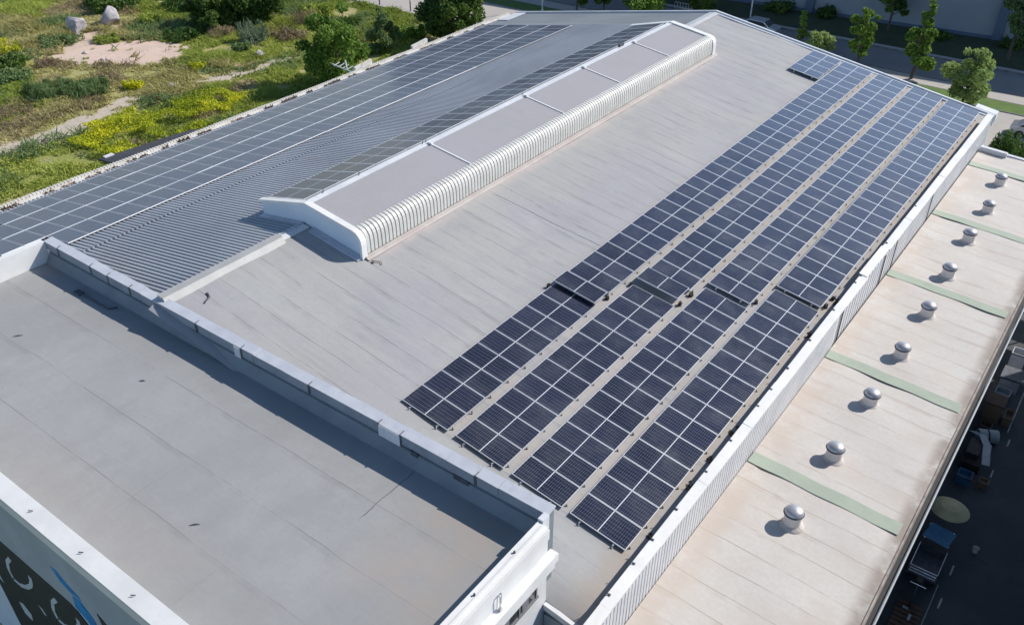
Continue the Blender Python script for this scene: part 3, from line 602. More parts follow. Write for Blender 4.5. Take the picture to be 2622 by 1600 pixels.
mb.build('coping', M_WHITE, pf)
for x in (4.3, 6.25, 8.7, 11.0): mb = MB(); mb.hexa([(x, -11.06, ZP-.005), (x+.10, -11.0, ZP-.005), (x+.11, -10.98, ZP-.005), (x+.01, -11.04, ZP-.005), (x, -11.06, ZP+.03), (x+.10, -11.0, ZP+.03), (x+.11, -10.98, ZP+.03), (x+.01, -11.04, ZP+.03)]); mb.build('joint_clip', M_STRAP, pf)
mb = MB(); mb.hexa([(XL-.3, YFr, -3.2), (XL, YFr, -3.2), (XL, YB+.1, -3.2), (XL-.3, YB+.1, -3.2), (XL-.3, YFr, ZP-.08), (XL-.02, YFr, ZP-.08), (XL-.02, YB-.1, ZP-.02), (XL-.3, YB-.1, ZP-.02)]); mb.build('left_parapet', M_WHITE, fb)
mb = MB(); mb.box(XL-.28, XR, -11.2, YB+.2, GZ, -3.21); mb.box(XR, 18.08, -11.2, YB-.41, GZ, -3.21); mb.build('wall', M_WALLB, fb)
mb = MB(); mb.box(18.08, 18.36, -30, YB-.22, -1.34, -1.05); mb.box(18.08, 18.30, -30, YB-.30, -1.62, -1.345); mb.build('ledge', M_WHITE, fb)
wn = MB(); wn.box(18.02, 18.105, -9.5, -3.42, -2.42, -1.80); win = wn.build('window', M_GLASSD, fb)
mb = MB(); mb.box(18.09, 18.14, -9.6, -3.32, -2.50, -2.42); mb.box(18.09, 18.12, -9.6, -3.32, -1.80, -1.74)
for y in (-3.42, -4.24, -5.2, -6.2, -7.2, -8.2, -9.5): mb.box(18.09, 18.13, y-.03, y+.03, -2.42, -1.80)
for y in (-3.6, -4.5): mb.box(18.106, 18.118, y-.5, y-.2, -2.40, -1.82)
mb.build('frame', simple('grey_window_frame', (.25, .25, .26), (.2, .2, .21), 3, .5, .3), win)
mb = MB(); mb.box(18.10, 18.16, -5.28, -5.12, -.52, -.42); mb.tube([(18.16, -5.22, -.46), (18.2, -5.22, -.5), (18.2, -5.22, -.98)], .02, 6); mb.tube([(18.16, -5.12, -.46), (18.17, -5.12, -.9)], .012, 6); mb.box(18.15, 18.24, -5.27, -5.17, -1.03, -.95); mb.build('wall_bracket', M_STEEL, fb)
# mural on the front wall
mb = MB(); yq = -11.232; T = .02
def plate(mb, pts, m, t=0.0):                      # flat plate on the wall, given as (x, z)
    mb.prism([], 0, 0) if False else None
    i = len(mb.v); n = len(pts); mb.v += [(x, yq-t, z) for x, z in pts]+[(x, -11.2, z) for x, z in pts]
    mb.f.append(tuple(i+k for k in range(n))); mb.mi.append(m)
    for k in range(n): mb.f.append((i+k, i+(k+1) % n, i+n+(k+1) % n, i+n+k)); mb.mi.append(m)
plate(mb, [(.6, -3.1), (7.1, -3.1), (7.8, -3.6), (8.6, -6.5), (9.2, -10.9), (1.2, -10.9), (.95, -6.6), (-1.5, -3.4), (-1.5, -3.1)], 0)
def stroke(mb, pts, w, m, t):
    for a, b in zip(pts, pts[1:]):
        a = Vector(a); b = Vector(b); d = (b-a).normalized(); n = Vector((-d.y, d.x))*w; plate(mb, [tuple(a+n), tuple(a-n), tuple(b-n), tuple(b+n)], m, t)
for ox in (0, 2.62): stroke(mb, [(3.35+ox, -3.78), (2.95+ox, -4.2), (2.72+ox, -4.75), (2.78+ox, -5.15), (3.2+ox, -5.15), (3.75+ox, -4.85), (4.2+ox, -4.45), (4.42+ox, -4.1), (4.5+ox, -3.8)], .09, 1, .008)
plate(mb, [(2.2, -6.75), (2.55, -6.6), (2.9, -6.9), (2.75, -7.35), (2.3, -7.3)], 1, .006); plate(mb, [(4.1, -5.45), (4.3, -5.5), (4.45, -5.75), (4.3, -5.8)], 1, .006); plate(mb, [(1.2, -5.6), (1.45, -5.9), (1.5, -6.3), (1.3, -6.2)], 1, .006)
plate(mb, [(6.7, -1.75), (7.0, -1.72), (7.4, -2.0), (7.9, -2.15), (8.0, -2.3), (7.5, -2.35), (7.0, -2.2)], 2); plate(mb, [(7.5, -2.45), (7.9, -2.4), (8.35, -2.75), (8.6, -3.5), (8.1, -3.45), (7.4, -3.0)], 2, .004)
plate(mb, [(9.3, -2.5), (10.2, -2.9), (10.4, -6.5), (9.8, -6.5)], 1); plate(mb, [(8.8, -2.2), (9.25, -2.45), (9.9, -7), (9.5, -8)], 0, .003)
mb.build('mural', [M_MUR, M_MURL, M_MURB], fb)
mb = MB(); mb.tube([(.95, -.95, zR(.95)+.03), (1.15, -1.0, zR(1.15)+.05), (1.3, -1.35, zR(1.3)+.04)], [.02, .035, .03], 7); mb.box(.88, .98, -.98, -.9, zR(1), zR(.8)+.03); tag(mb.build('pipe_stub', M_STRAP), 'small dark pipe stub on the membrane beside the near end of the ridge kerb', 'pipe')
mb = MB(); mb.tube([(3.7, 5.1, zR(3.7)+.03), (4.0, 5.35, zR(4)+.03), (4.15, 5.25, zR(4.15)+.02)], .018, 6); mb.box(3.75, 3.85, 5.05, 5.12, zR(3.9), zR(3.9)+.05); tag(mb.build('scrap', M_GRAVEL), 'brown scrap on the membrane at the near foot of the ribbed louvre', 'debris')
mb = MB(); mb.tube([(-4.1, -3.3, ZD+.03), (-2.3, -3.28, ZD+.03), (-2.08, -3.0, ZD+.04)], .035, 6); mb.box(-4.45, -4.05, -3.42, -3.18, ZD, ZD+.08); tag(mb.build('metal_rod', M_STRAP), 'dark bent rod lying in the shade of the back parapet', 'rod')
for x, y, a, l, lab in ((-3.4, -6.3, .9, .35, 'short dark twig on the grey deck, left end'), (2.6, -5.15, .6, .22, 'small dark scrap near the middle of the grey deck'), (9.5, -8.2, .8, .3, 'thin dark scrap on the deck nearest the front parapet')):
    mb = MB(); dx, dy = math.cos(a)*l/2, math.sin(a)*l/2; mb.tube([(x-dx, y-dy, ZD+.015), (x, y+.02, ZD+.03), (x+dx, y+dy, ZD+.015)], [.008, .02, .006], 6); tag(mb.build('scrap', M_STRAP), lab, 'debris')
# ------------------------------------------------------------------ annex with ventilators
an = thing('annex', 'low cream-roofed annex with green strips along the right of the warehouse', 'building', (23, 15, GZ))
zA = lambda x: -4.3-.06*(x-20)
mb = MB(); xs = np.linspace(20.0, 25.7, 20); ys = np.linspace(-14, 42.0, 100); nx = len(xs)
for y in ys:
    for x in xs: mb.v.append((x, y, zA(x)+(.02*math.sin(y*1.3+x)+.012*math.sin(x*2.3-y*.6) if 20.3 < x < 25.5 else 0)))
for j in range(len(ys)-1):
    for i in range(nx-1): a = j*nx+i; mb.f.append((a, a+1, a+1+nx, a+nx)); mb.mi.append(0)
mb.build('roof', M_ANX, an, smooth=True)
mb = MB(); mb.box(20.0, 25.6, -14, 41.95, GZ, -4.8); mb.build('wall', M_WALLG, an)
for y in (7.65, 15.5, 23.75, 31.6, 39.4):
    m2 = MB(); n = 20; i0 = 0; xs2 = np.linspace(20.02, 25.5, n)
    w2 = .31
    for x in xs2:
        for s in (-1, 1): m2.v.append((x, y+s*w2+.02*math.sin(x*3), zA(x)+.034))
    for k in range(n-1): m2.f.append((2*k, 2*k+2, 2*k+3, 2*k+1)); m2.mi.append(0)
    m2.build('green_strip', M_GREEN, an)
mb = MB(); mb.box(25.70, 25.76, -14, 42, -4.78, -4.60); mb.box(25.60, 25.70, -14, 42, -4.80, -4.66); mb.build('roof_edge', simple('stained_edge', (.40, .34, .29), (.25, .2, .17), 2, .8), an)
mb = MB(); mb.tube([(25.98, -14, -4.95), (25.98, 41.9, -4.95)], .05, 10); mb.build('gutter_pipe', M_FASC, an)
mb = MB(); mb.box(25.77, 25.90, -14, 42, -5.15, -4.9); mb.build('gutter', M_DARK, an)
mb = MB(); mb.slab(20.05, 25.7, 42.0, 42.25, zA, -.3, .10); mb.slab(20.05, 25.7, 42.26, 42.40, zA, -.4, .03, 1); mb.slab(20.05, 21.6, 41.7, 41.98, zA, .01, .28); mb.build('end_kerb', [M_WHITE2, M_DARK], an)
def make_vent():
    t = thing('roof_vent', 'x', 'vent', (0, 0, 0), 'domed ventilators on the annex roof')
    mb = MB(); mb.lathe([(.42, -.08), (.39, -.03), (.35, .0), (.31, .03), (.295, .06)], (0, 0, 0), 28); mb.build('flashing', M_ANX, t, smooth=True)
    mb = MB(); mb.lathe([(.29, -.05), (.285, .37), (.30, .42), (.315, .44)], (0, 0, 0), 28); mb.build('pipe', M_PIPEW, t, smooth=True)
    mb = MB(); mb.lathe([(.28, .42), (.335, .45), (.345, .475), (.33, .495), (.27, .50)], (0, 0, 0), 28); mb.build('collar', M_STRAP, t, smooth=True)
    mb = MB(); mb.lathe([(.30, .485), (.315, .51), (.30, .565), (.255, .62), (.18, .662), (.09, .686), (.01, .693)], (0, 0, 0), 28); mb.build('dome', M_DOME, t, smooth=True)
    return t
v0 = make_vent()
vl = ['nearest domed steel ventilator, in front of the nearest green strip', 'second domed ventilator from the near end, just beyond the nearest green strip', 'third domed ventilator from the near end, with slightly tilted cap', 'fourth domed ventilator from the near end, beyond the second green strip',
      'fifth domed ventilator from the near end, middle of the annex roof', 'dull capless-looking ventilator, sixth from the near end, beside a green strip', 'seventh domed ventilator from the near end, between two far green strips', 'eighth domed ventilator from the near end, second smallest in view', 'farthest domed ventilator, by the annex end']
for k, y in enumerate((5.55, 9.5, 13.45, 17.35, 21.25, 25.3, 29.5, 33.6, 37.6)):
    o = v0 if k == 0 else copy_tree(v0); x = (22.45, 22.45, 22.5, 22.55, 22.55, 22.4, 22.33, 22.35, 22.1)[k]
    o.location = (x, y, zA(x)+.03); o['label'] = vl[k]; o.rotation_euler = (random.uniform(-.03, .03), random.uniform(-.03, .03), random.uniform(0, 1) if False else 0); o.scale = (1+random.uniform(-.03, .03),)*3
# unseen block added beyond the service road, right of frame, to shade the lane
nb = thing('unseen_shade_block', 'unseen grey block added beyond the right edge to shade the lane', 'building', (36, 8, GZ))
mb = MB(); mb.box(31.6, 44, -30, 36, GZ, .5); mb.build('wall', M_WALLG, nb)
mb = MB(); mb.box(31.4, 44.2, -30.2, 36.2, .502, .8); mb.build('roof', M_WHITE2, nb)
# things in the lane
def lane(name, label, cat, parts, loc):
    t = thing(name, label, cat, loc)
    for nm, fn, m in parts:
        if isinstance(fn, list): pieces(nm, m, t, fn)
        else: mb = MB(); fn(mb); mb.build(nm, m, t, smooth=False)
    return t
def sagging(mb, x0, x1, y0, y1, z, sag, n=8, rot=.0):
    for i in range(n):
        for j in range(n):
            q = []
            for a, b in ((i, j), (i+1, j), (i+1, j+1), (i, j+1)):
                u, v = a/n, b/n; q.append((x0+(x1-x0)*u+rot*(v-.5), y0+(y1-y0)*v-rot*(u-.5), z-sag*math.sin(u*math.pi)*math.sin(v*math.pi)))
            mb.face(q)
shelter = lane('tarpaulin_shelter', 'blue tarpaulin stretched on posts in the shaded lane', 'tarpaulin', [('sheet', lambda b: sagging(b, 25.98, 27.0, 14.3, 15.3, -9.7, .12, 8, .15), M_TARP), ('post', [lambda b, x=x, y=y: b.tube([(x, y, GZ), (x, y, -9.7)], .025, 6) for x, y in ((26.02, 14.35), (26.95, 14.32), (26.02, 15.25), (26.95, 15.22))], M_STEEL)], (26.6, 15.2, GZ))
def canopy(b):
    n = 20
    for k in range(n):
        a0, a1 = 2*math.pi*k/n, 2*math.pi*(k+1)/n
        for r0, r1, z0, z1 in ((0, .5, -9.25, -9.32), (.5, 1.0, -9.32, -9.55)): b.face([(26.45+.8*r0*math.cos(a0), 17.25+.75*r0*math.sin(a0), z0), (26.45+.8*r1*math.cos(a0), 17.25+.75*r1*math.sin(a0), z1), (26.45+.8*r1*math.cos(a1), 17.25+.75*r1*math.sin(a1), z1), (26.45+.8*r0*math.cos(a1), 17.25+.75*r0*math.sin(a1), z0)])
parasol = lane('parasol', 'olive tan round parasol standing in the shaded lane', 'parasol', [('canopy', canopy, M_CANO), ('pole', lambda b: b.tube([(26.45, 17.25, GZ), (26.45, 17.25, -9.25)], .03, 8), M_STEEL), ('base', lambda b: b.lathe([(.3, 0), (.28, .08), (.05, .12)], (26.45, 17.25, GZ), 16), M_DARK)], (26.45, 17.25, GZ))
def wheel(b, x, y, r): b.tube([(x-.05, y, GZ+r), (x+.05, y, GZ+r)], r, 14)
trike = lane('cargo_tricycle', 'dark cargo tricycle with rail-sided bed behind the blue tarpaulin', 'tricycle', [('bed', lambda b: (b.box(25.95, 27.0, 12.7, 14.1, GZ+.55, GZ+.65), b.box(25.95, 27.0, 14.1, 14.14, GZ+.65, GZ+1.0)), M_STRAP), ('side_rail', lambda b: [b.tube([(25.95, 12.65, z), (27.0, 12.65, z)], .018, 6) for z in (GZ+.8, GZ+.95, GZ+1.1)]+[b.tube([(x, 12.65, GZ+1.1), (x, 14.1, GZ+1.1)], .018, 6) for x in (25.95, 27.0)]+[b.tube([(x, y, GZ+.6), (x, y, GZ+1.1)], .018, 6) for x in (25.95, 27.0) for y in (12.65, 14.1)], M_STEEL),
    ('wheel', [lambda b: wheel(b, 25.98, 13.3, .3), lambda b: wheel(b, 26.98, 13.3, .3)], M_DARK), ('front_wheel', lambda b: wheel(b, 26.5, 11.6, .3), M_DARK), ('saddle', lambda b: b.box(26.38, 26.62, 12.1, 12.4, GZ+.85, GZ+.93), M_DARK), ('handlebar', lambda b: (b.tube([(26.5, 11.65, GZ+.3), (26.5, 11.8, GZ+1.05)], .02, 6), b.tube([(26.2, 11.8, GZ+1.05), (26.8, 11.8, GZ+1.05)], .018, 6)), M_STEEL)], (26.5, 13.2, GZ))
lane('plywood_box', 'brown plywood box standing against the annex far up the lane', 'box', [('body', lambda b: b.box(25.98, 26.75, 24.3, 25.2, GZ, GZ+1.1), M_CARD), ('lid', lambda b: b.box(25.95, 26.8, 24.25, 25.25, GZ+1.102, GZ+1.16), M_RUST)], (26.4, 24.8, GZ))
lane('plastic_barrel', 'pale plastic barrel on its side among the scrap in the lane', 'barrel', [('body', lambda b: b.tube([(26.2, 22.5, GZ+.35), (27.0, 22.9, GZ+.35)], .33, 16), M_TEALW), ('hoop', lambda b: b.tube([(26.55, 22.67, GZ+.35), (26.6, 22.7, GZ+.35)], .35, 16), M_DARK)], (26.5, 22.7, GZ))
def sling(b):
    pts = [(25.95, 21.9), (26.4, 21.9), (26.75, 21.3), (26.9, 20.4), (27.0, 19.9)]
    for a, c in zip(pts, pts[1:]): b.hexa([(a[0]-.15, a[1]-.05, GZ+.9), (a[0]+.18, a[1]+.05, GZ+.9), (c[0]+.18, c[1]+.05, GZ+.8), (c[0]-.15, c[1]-.05, GZ+.8), (a[0]-.15, a[1]-.05, GZ+.93), (a[0]+.18, a[1]+.05, GZ+.93), (c[0]+.18, c[1]+.05, GZ+.83), (c[0]-.15, c[1]-.05, GZ+.83)])
lane('sheeted_stack', 'dark stack with a curved pale sheet over it in the lane', 'stack', [('sheet', sling, M_TEALW), ('stack', lambda b: (b.box(26.0, 26.85, 20.0, 21.9, GZ, GZ+.5), b.box(26.05, 26.6, 20.4, 21.6, GZ+.5, GZ+.79)), M_DARK)], (26.4, 21, GZ))
pallet = lane('scrap_pallet', 'rusty brown pallet with scraps nearest in the lane', 'pallet', [('deck', lambda b: [b.box(26.05, 27.0, 10.2+k*.24, 10.38+k*.24, GZ+.12, GZ+.15) for k in range(7)], M_RUST), ('bearer', [lambda b, x=x: b.box(x, x+.1, 10.2, 11.85, GZ, GZ+.118) for x in (26.05, 26.48, 26.9)], M_RUST), ('scrap', [lambda b: b.box(26.3, 26.5, 11.4, 11.5, GZ+.15, GZ+.2), lambda b: b.box(26.6, 26.7, 10.9, 11.2, GZ+.15, GZ+.22), lambda b: b.box(26.6, 26.75, 10.35, 10.45, GZ+.15, GZ+.2)], M_TEALW)], (26.5, 11, GZ))
shelter.location.y -= 1.0; trike.location.y -= .9; pallet.location.y -= 1.1; parasol.location.y -= 1.9
lane('white_bucket', 'small white bucket alone in the lane beside the blue tarpaulin', 'bucket', [('body', lambda b: b.lathe([(.10, 0), (.13, .26), (.12, .26), (.09, .03)], (27.9, 15.1, GZ+.02), 12), M_WHITE), ('handle', lambda b: b.tube([(27.78, 15.1, GZ+.28), (27.9, 15.1, GZ+.36), (28.02, 15.1, GZ+.28)], .008, 5), M_STEEL)], (27.9, 15.1, GZ))
lane('steel_trunk', 'dark grey steel trunk high up the shaded lane', 'trunk', [('body', lambda b: b.box(26.1, 27.0, 27.3, 28.4, GZ, GZ+.8), M_FLASH), ('lid', lambda b: b.box(26.05, 27.05, 27.25, 28.45, GZ+.802, GZ+.9), M_STRAP)], (26.5, 27.8, GZ))
for nm, lab, cat, x0, x1, y0, y1, h, m in (('crate', 'open brown crate beside the plywood box in the lane', 'crate', 26.9, 27.3, 24.4, 25.3, .5, M_CARD), ('carton', 'stained carton just below the pale barrel in the lane', 'carton', 26.1, 26.6, 23.2, 23.7, .45, M_RUST),
    ('crate', 'dark blue crate between the parasol and the curved pale sheet', 'crate', 26.1, 26.7, 18.9, 19.5, .5, M_TARP), ('carton', 'rust-brown carton nearest the parasol foot', 'carton', 27.0, 27.4, 19.2, 19.6, .35, M_CARD),
    ('crate', 'grey crate below the steel trunk in the lane', 'crate', 26.1, 26.8, 26.1, 26.8, .6, M_WALLG), ('cabinet', 'grey metal cabinet above the steel trunk in the lane', 'cabinet', 26.1, 26.8, 29.3, 30.0, 1.2, M_FLASH)):
    lane(nm, lab, cat, [('body', lambda b: (b.box(x0, x1, y0, y0+.04, GZ, GZ+h), b.box(x0, x1, y1-.04, y1, GZ, GZ+h), b.box(x0, x0+.04, y0+.041, y1-.041, GZ, GZ+h), b.box(x1-.04, x1, y0+.041, y1-.041, GZ, GZ+h), b.box(x0+.041, x1-.041, y0+.041, y1-.041, GZ, GZ+h*.55)), m), ('rim', lambda b: (b.box(x0-.02, x1+.02, y0-.03, y0-.001, GZ+h-.06, GZ+h+.01), b.box(x1+.001, x1+.03, y0, y1, GZ+h-.06, GZ+h+.01)), M_STRAP)], ((x0+x1)/2, (y0+y1)/2, GZ))
for i, (y, z, lab) in enumerate(((34.2, -7.4, 'cream flat canopy roof at the far end of the lane, nearer of two'), (38.2, -7.0, 'cream flat canopy roof at the far end of the lane, farther of two'))):
    lane('canopy_roof', lab, 'canopy', [('slab', lambda b: b.box(26.3, 30.5, y-1.3, y+1.0, z, z+.16), M_WHITE), ('post', [lambda b, xx=xx, yy=yy: b.tube([(xx, yy, GZ), (xx, yy, z)], .05, 8) for xx in (26.5, 30.2) for yy in (y-1.1, y+.8)], M_STEEL)], (28, y, GZ))
# ------------------------------------------------------------------ far building and street
fbld = thing('far_building', 'huge blue-grey shaded building across the street with dark pilasters', 'building', (-10, 96, GZ))
mb = MB(); fl = lambda x: 89.3+.10*x
mb.hexa([(-75, fl(-75), GZ), (30, fl(30), GZ), (30, 125, GZ), (-75, 125, GZ), (-75, fl(-75), 6.8), (30, fl(30), 6.8), (30, 125, 6.8), (-75, 125, 6.8)]); mb.build('wall', M_FARW, fbld)
for x in (-34.5, -21, -7.6, 12.3, 26):
    mb = MB(); w = .45; mb.hexa([(x-w, fl(x)-.5, GZ), (x+w, fl(x)-.4, GZ), (x+w, fl(x)-.02, GZ), (x-w, fl(x)-.02, GZ), (x-w, fl(x)-.5, 6.5), (x+w, fl(x)-.4, 6.5), (x+w, fl(x)-.02, 6.5), (x-w, fl(x)-.02, 6.5)]); mb.build('pilaster', M_FARP, fbld)
mb = MB(); mb.hexa([(-75, fl(-75)-.25, GZ), (30, fl(30)-.25, GZ), (30, fl(30)-.02, GZ), (-75, fl(-75)-.02, GZ), (-75, fl(-75)-.25, GZ+.35), (30, fl(30)-.25, GZ+.35), (30, fl(30)-.02, GZ+.35), (-75, fl(-75)-.02, GZ+.35)]); mb.build('plinth', M_FARP, fbld)
def lamp(label, x, y, h, arm=0):
    t = thing('street_lamp', label, 'street lamp', (x, y, GZ), 'street lamps')
    mb = MB(); mb.tube([(x, y, GZ), (x, y, GZ+h)], [.10, .05], 8); mb.build('pole', M_POST, t)
    mb = MB(); mb.tube([(x, y, GZ+h), (x-.9, y, GZ+h+.25)], .03, 6); mb.build('arm', M_POST, t)
    mb = MB(); mb.box(x-1.5, x-.85, y-.12, y+.12, GZ+h+.2, GZ+h+.3); mb.build('lamp_head', M_WHITE, t)
    mb = MB(); mb.lathe([(.2, 0), (.18, .2), (.11, .26)], (x, y, GZ), 10); mb.build('base', M_POST, t)
lamp('white street lamp pole on the grass verge left of the far gable peak', -32.5, 69.9, 7.5); lamp('pale street lamp pole just right of the warehouse gable peak', -11.6, 80.8, 8)
for x, y, lab in ((-49.2, 60.3, 'dark marker post at the left end of the pale forecourt'), (-44.6, 60.6, 'grey marker post on the forecourt edge left of the big dark tree')):
    t = thing('marker_post', lab, 'post', (x, y, GZ)); mb = MB(); mb.tube([(x, y, GZ), (x, y, GZ+1.3)], .07, 8); mb.build('post', M_STRAP, t); mb = MB(); mb.box(x-.1, x+.1, y-.1, y+.1, GZ+1.3, GZ+1.36); mb.build('cap', M_POST, t)
mb = MB()
for k in range(7): mb.tube([(-19.5+k*.35, 77.6, GZ), (-19.5+k*.35, 77.6, GZ+1.6)], .03, 6)
for z in (.5, 1.05, 1.6): mb.tube([(-19.5, 77.6, GZ+z), (-17.4, 77.6, GZ+z)], .03, 6)
mb2 = mb.build('railing', M_POST); tag(mb2, 'short pale railing behind the far gable, left of the ridge peak', 'railing')
def car(label, x, y, colm, cat='car'):
    t = thing('parked_car', label, cat, (x, y, GZ), 'parked cars'); prof = [(-2.15, .35), (2.15, .35), (2.2, .75), (1.35, .95), (.75, 1.42), (-.95, 1.45), (-1.75, 1.0), (-2.2, .9)]
    mb = MB(); i = 0; mb.prism([(x+a, GZ+z) for a, z in prof], y-.85, y+.85); mb.build('body', colm, t, bevel=.08)
    mb = MB(); g = [(.68, 1.36), (1.2, .98), (-1.6, 1.02), (-.9, 1.39)]
    for s in (-1, 1): mb.prism([(x+a, GZ+z) for a, z in g], y+s*.86, y+s*.875)
    mb.hexa([(x+.80, y-.7, GZ+1.385), (x+1.32, y-.75, GZ+.985), (x+1.32, y+.75, GZ+.985), (x+.80, y+.7, GZ+1.385), (x+.82, y-.7, GZ+1.40), (x+1.34, y-.75, GZ+1.0), (x+1.34, y+.75, GZ+1.0), (x+.82, y+.7, GZ+1.40)]); mb.build('window', M_GLASSD, t)
    for a in (-1.35, 1.35):
        for s in (-1, 1): mb = MB(); mb.tube([(x+a, y+s*.72, GZ+.33), (x+a, y+s*.9, GZ+.33)], .33, 16); mb.build('wheel', M_DARK, t)
    return t
car('silver car parked behind the far gable, roof just showing', -9.2, 77.7, M_CAR); car('silver car at the right edge on the paving beyond the conifers', 21.2, 64.3, M_CAR)
# tarred lean-to roof in the left lot, and a broken antenna over the gutter
t = thing('lean_to', 'low black-felt lean-to roof showing above the left gutter', 'shed', (-27, 15, GZ))
mb = MB(); mb.hexa([(-30.2, 12.2, -8.0), (-24, 12.2, -7.3), (-24, 19.5, -7.3), (-29.4, 19.5, -8.0), (-30.2, 12.2, -7.85), (-24, 12.2, -7.15), (-24, 19.5, -7.15), (-29.4, 19.5, -7.85)]); mb.build('roof', M_BLKTARP, t)
mb = MB(); mb.box(-29.2, -24.2, 12.5, 19.3, GZ, -8.02); mb.build('wall', M_WALLG, t)
mb = MB(); mb.box(-30.1, -29.8, 12.5, 13.2, -7.84, -7.72); mb.build('weight', M_WHITE2, t)
t = thing('antenna', 'small broken white antenna sticking out over the left gutter by the leafy tree', 'antenna', (-19.4, 26.2, -3.6))
mb = MB(); mb.tube([(-18.7, 26.6, -3.4), (-21.4, 26.8, -3.25)], .05, 8); mb.build('boom', M_WHITE2, t)
mb = MB()
for k in range(5): mb.tube([(-20.9+k*.45, 26.5, -3.2), (-20.9+k*.45, 27.1, -3.1)], .025, 6)
mb.tube([(-19.9, 26.8, -3.3), (-20.1, 26.9, -2.75)], .05, 8); mb.build('element', M_WHITE2, t)
# ------------------------------------------------------------------ boulders and stones
def rock(name, label, loc, s, seed, cat='boulder', group='pale boulders by the sandy clearing'):
    rg = np.random.default_rng(seed); n1, n2 = 40, 28; mb = MB(); dirs = rg.normal(size=(9, 3)); dirs /= np.linalg.norm(dirs, axis=1)[:, None]; ds = rg.uniform(.62, 1.0, 9)
    for j in range(n2+1):
        for i in range(n1):
            th = math.pi*j/n2; ph = 2*math.pi*i/n1; d = np.array([math.sin(th)*math.cos(ph), math.sin(th)*math.sin(ph), math.cos(th)])
            q = d@dirs.T; r = min([ds[k]/q[k] for k in range(9) if q[k] > .2]+[1.15])
            mb.v.append((loc[0]+d[0]*r*s[0], loc[1]+d[1]*r*s[1], max(GZ-.1, GZ+s[2]*.55+d[2]*r*s[2])))
    for j in range(n2):
        for i in range(n1): a = j*n1+i; b = j*n1+(i+1) % n1; mb.f.append((a, b, b+n1, a+n1)); mb.mi.append(0)
    return tag(mb.build(name, M_ROCK), label, cat, group)
rock('boulder', 'big pale boulder, left of the two above the sandy clearing', (-67.9, 33.0), (1.0, .95, 1.15), 3); rock('boulder', 'rounder pale boulder, right of the two above the sandy clearing', (-68.0, 37.0), (1.0, 1.05, 1.15), 5)
for i, (x, y, s, lab) in enumerate(((-45.6, 28.9, .6, 'white stone in the grass left of the dirt track middle'), (-46.3, 39.6, .7, 'flat white stone left of the big leafy tree'), (-61.0, 29.6, .3, 'small dark-sided stone on the sandy clearing'), (-57.8, 29.5, .28, 'second small stone on the sandy clearing, further right'))):
    rock('stone', lab, (x, y), (s, s*.9, s*.5), 20+i, 'stone', 'stones in the rough lot')
# ------------------------------------------------------------------ vegetation
def leaves_obj(name, C, U, V, m, parent=None, tri=False):
    n = len(C); off = np.zeros(3)
    if parent is not None: off = np.array(parent.location)
    C = C-off
    pts = np.stack([C-U, C-V*.9+U*.1, C+U, C+V*.9+U*.1], 1) if not tri else np.stack([C-V, C+V, C+U], 1)
    k = pts.shape[1]; me = bpy.data.meshes.new(name); me.vertices.add(n*k); me.vertices.foreach_set('co', pts.reshape(-1))
    me.loops.add(n*k); me.loops.foreach_set('vertex_index', np.arange(n*k, dtype=np.int32)); me.polygons.add(n)
    me.polygons.foreach_set('loop_start', np.arange(0, n*k, k, dtype=np.int32)); me.polygons.foreach_set('loop_total', np.full(n, k, dtype=np.int32))
    me.materials.append(m); me.update(calc_edges=True); me.validate(); o = bpy.data.objects.new(name, me); COL.objects.link(o)
    if parent is not None: o.parent = parent
    return o
def rand_uv(n, size, upbias=.0, aspect=.6):
    u = rng.normal(size=(n, 3)); u[:, 2] += upbias; u /= np.linalg.norm(u, axis=1)[:, None]; w = rng.normal(size=(n, 3)); v = np.cross(u, w); v /= np.linalg.norm(v, axis=1)[:, None]
    s = size*rng.uniform(.6, 1.35, (n, 1)); return u*s, v*s*aspect
def blob(c, r, n, shell=.55):
    d = rng.normal(size=(n, 3)); d /= np.linalg.norm(d, axis=1)[:, None]; t = rng.uniform(shell, 1.0, (n, 1))**.7; return np.array(c)+d*t*np.array(r)
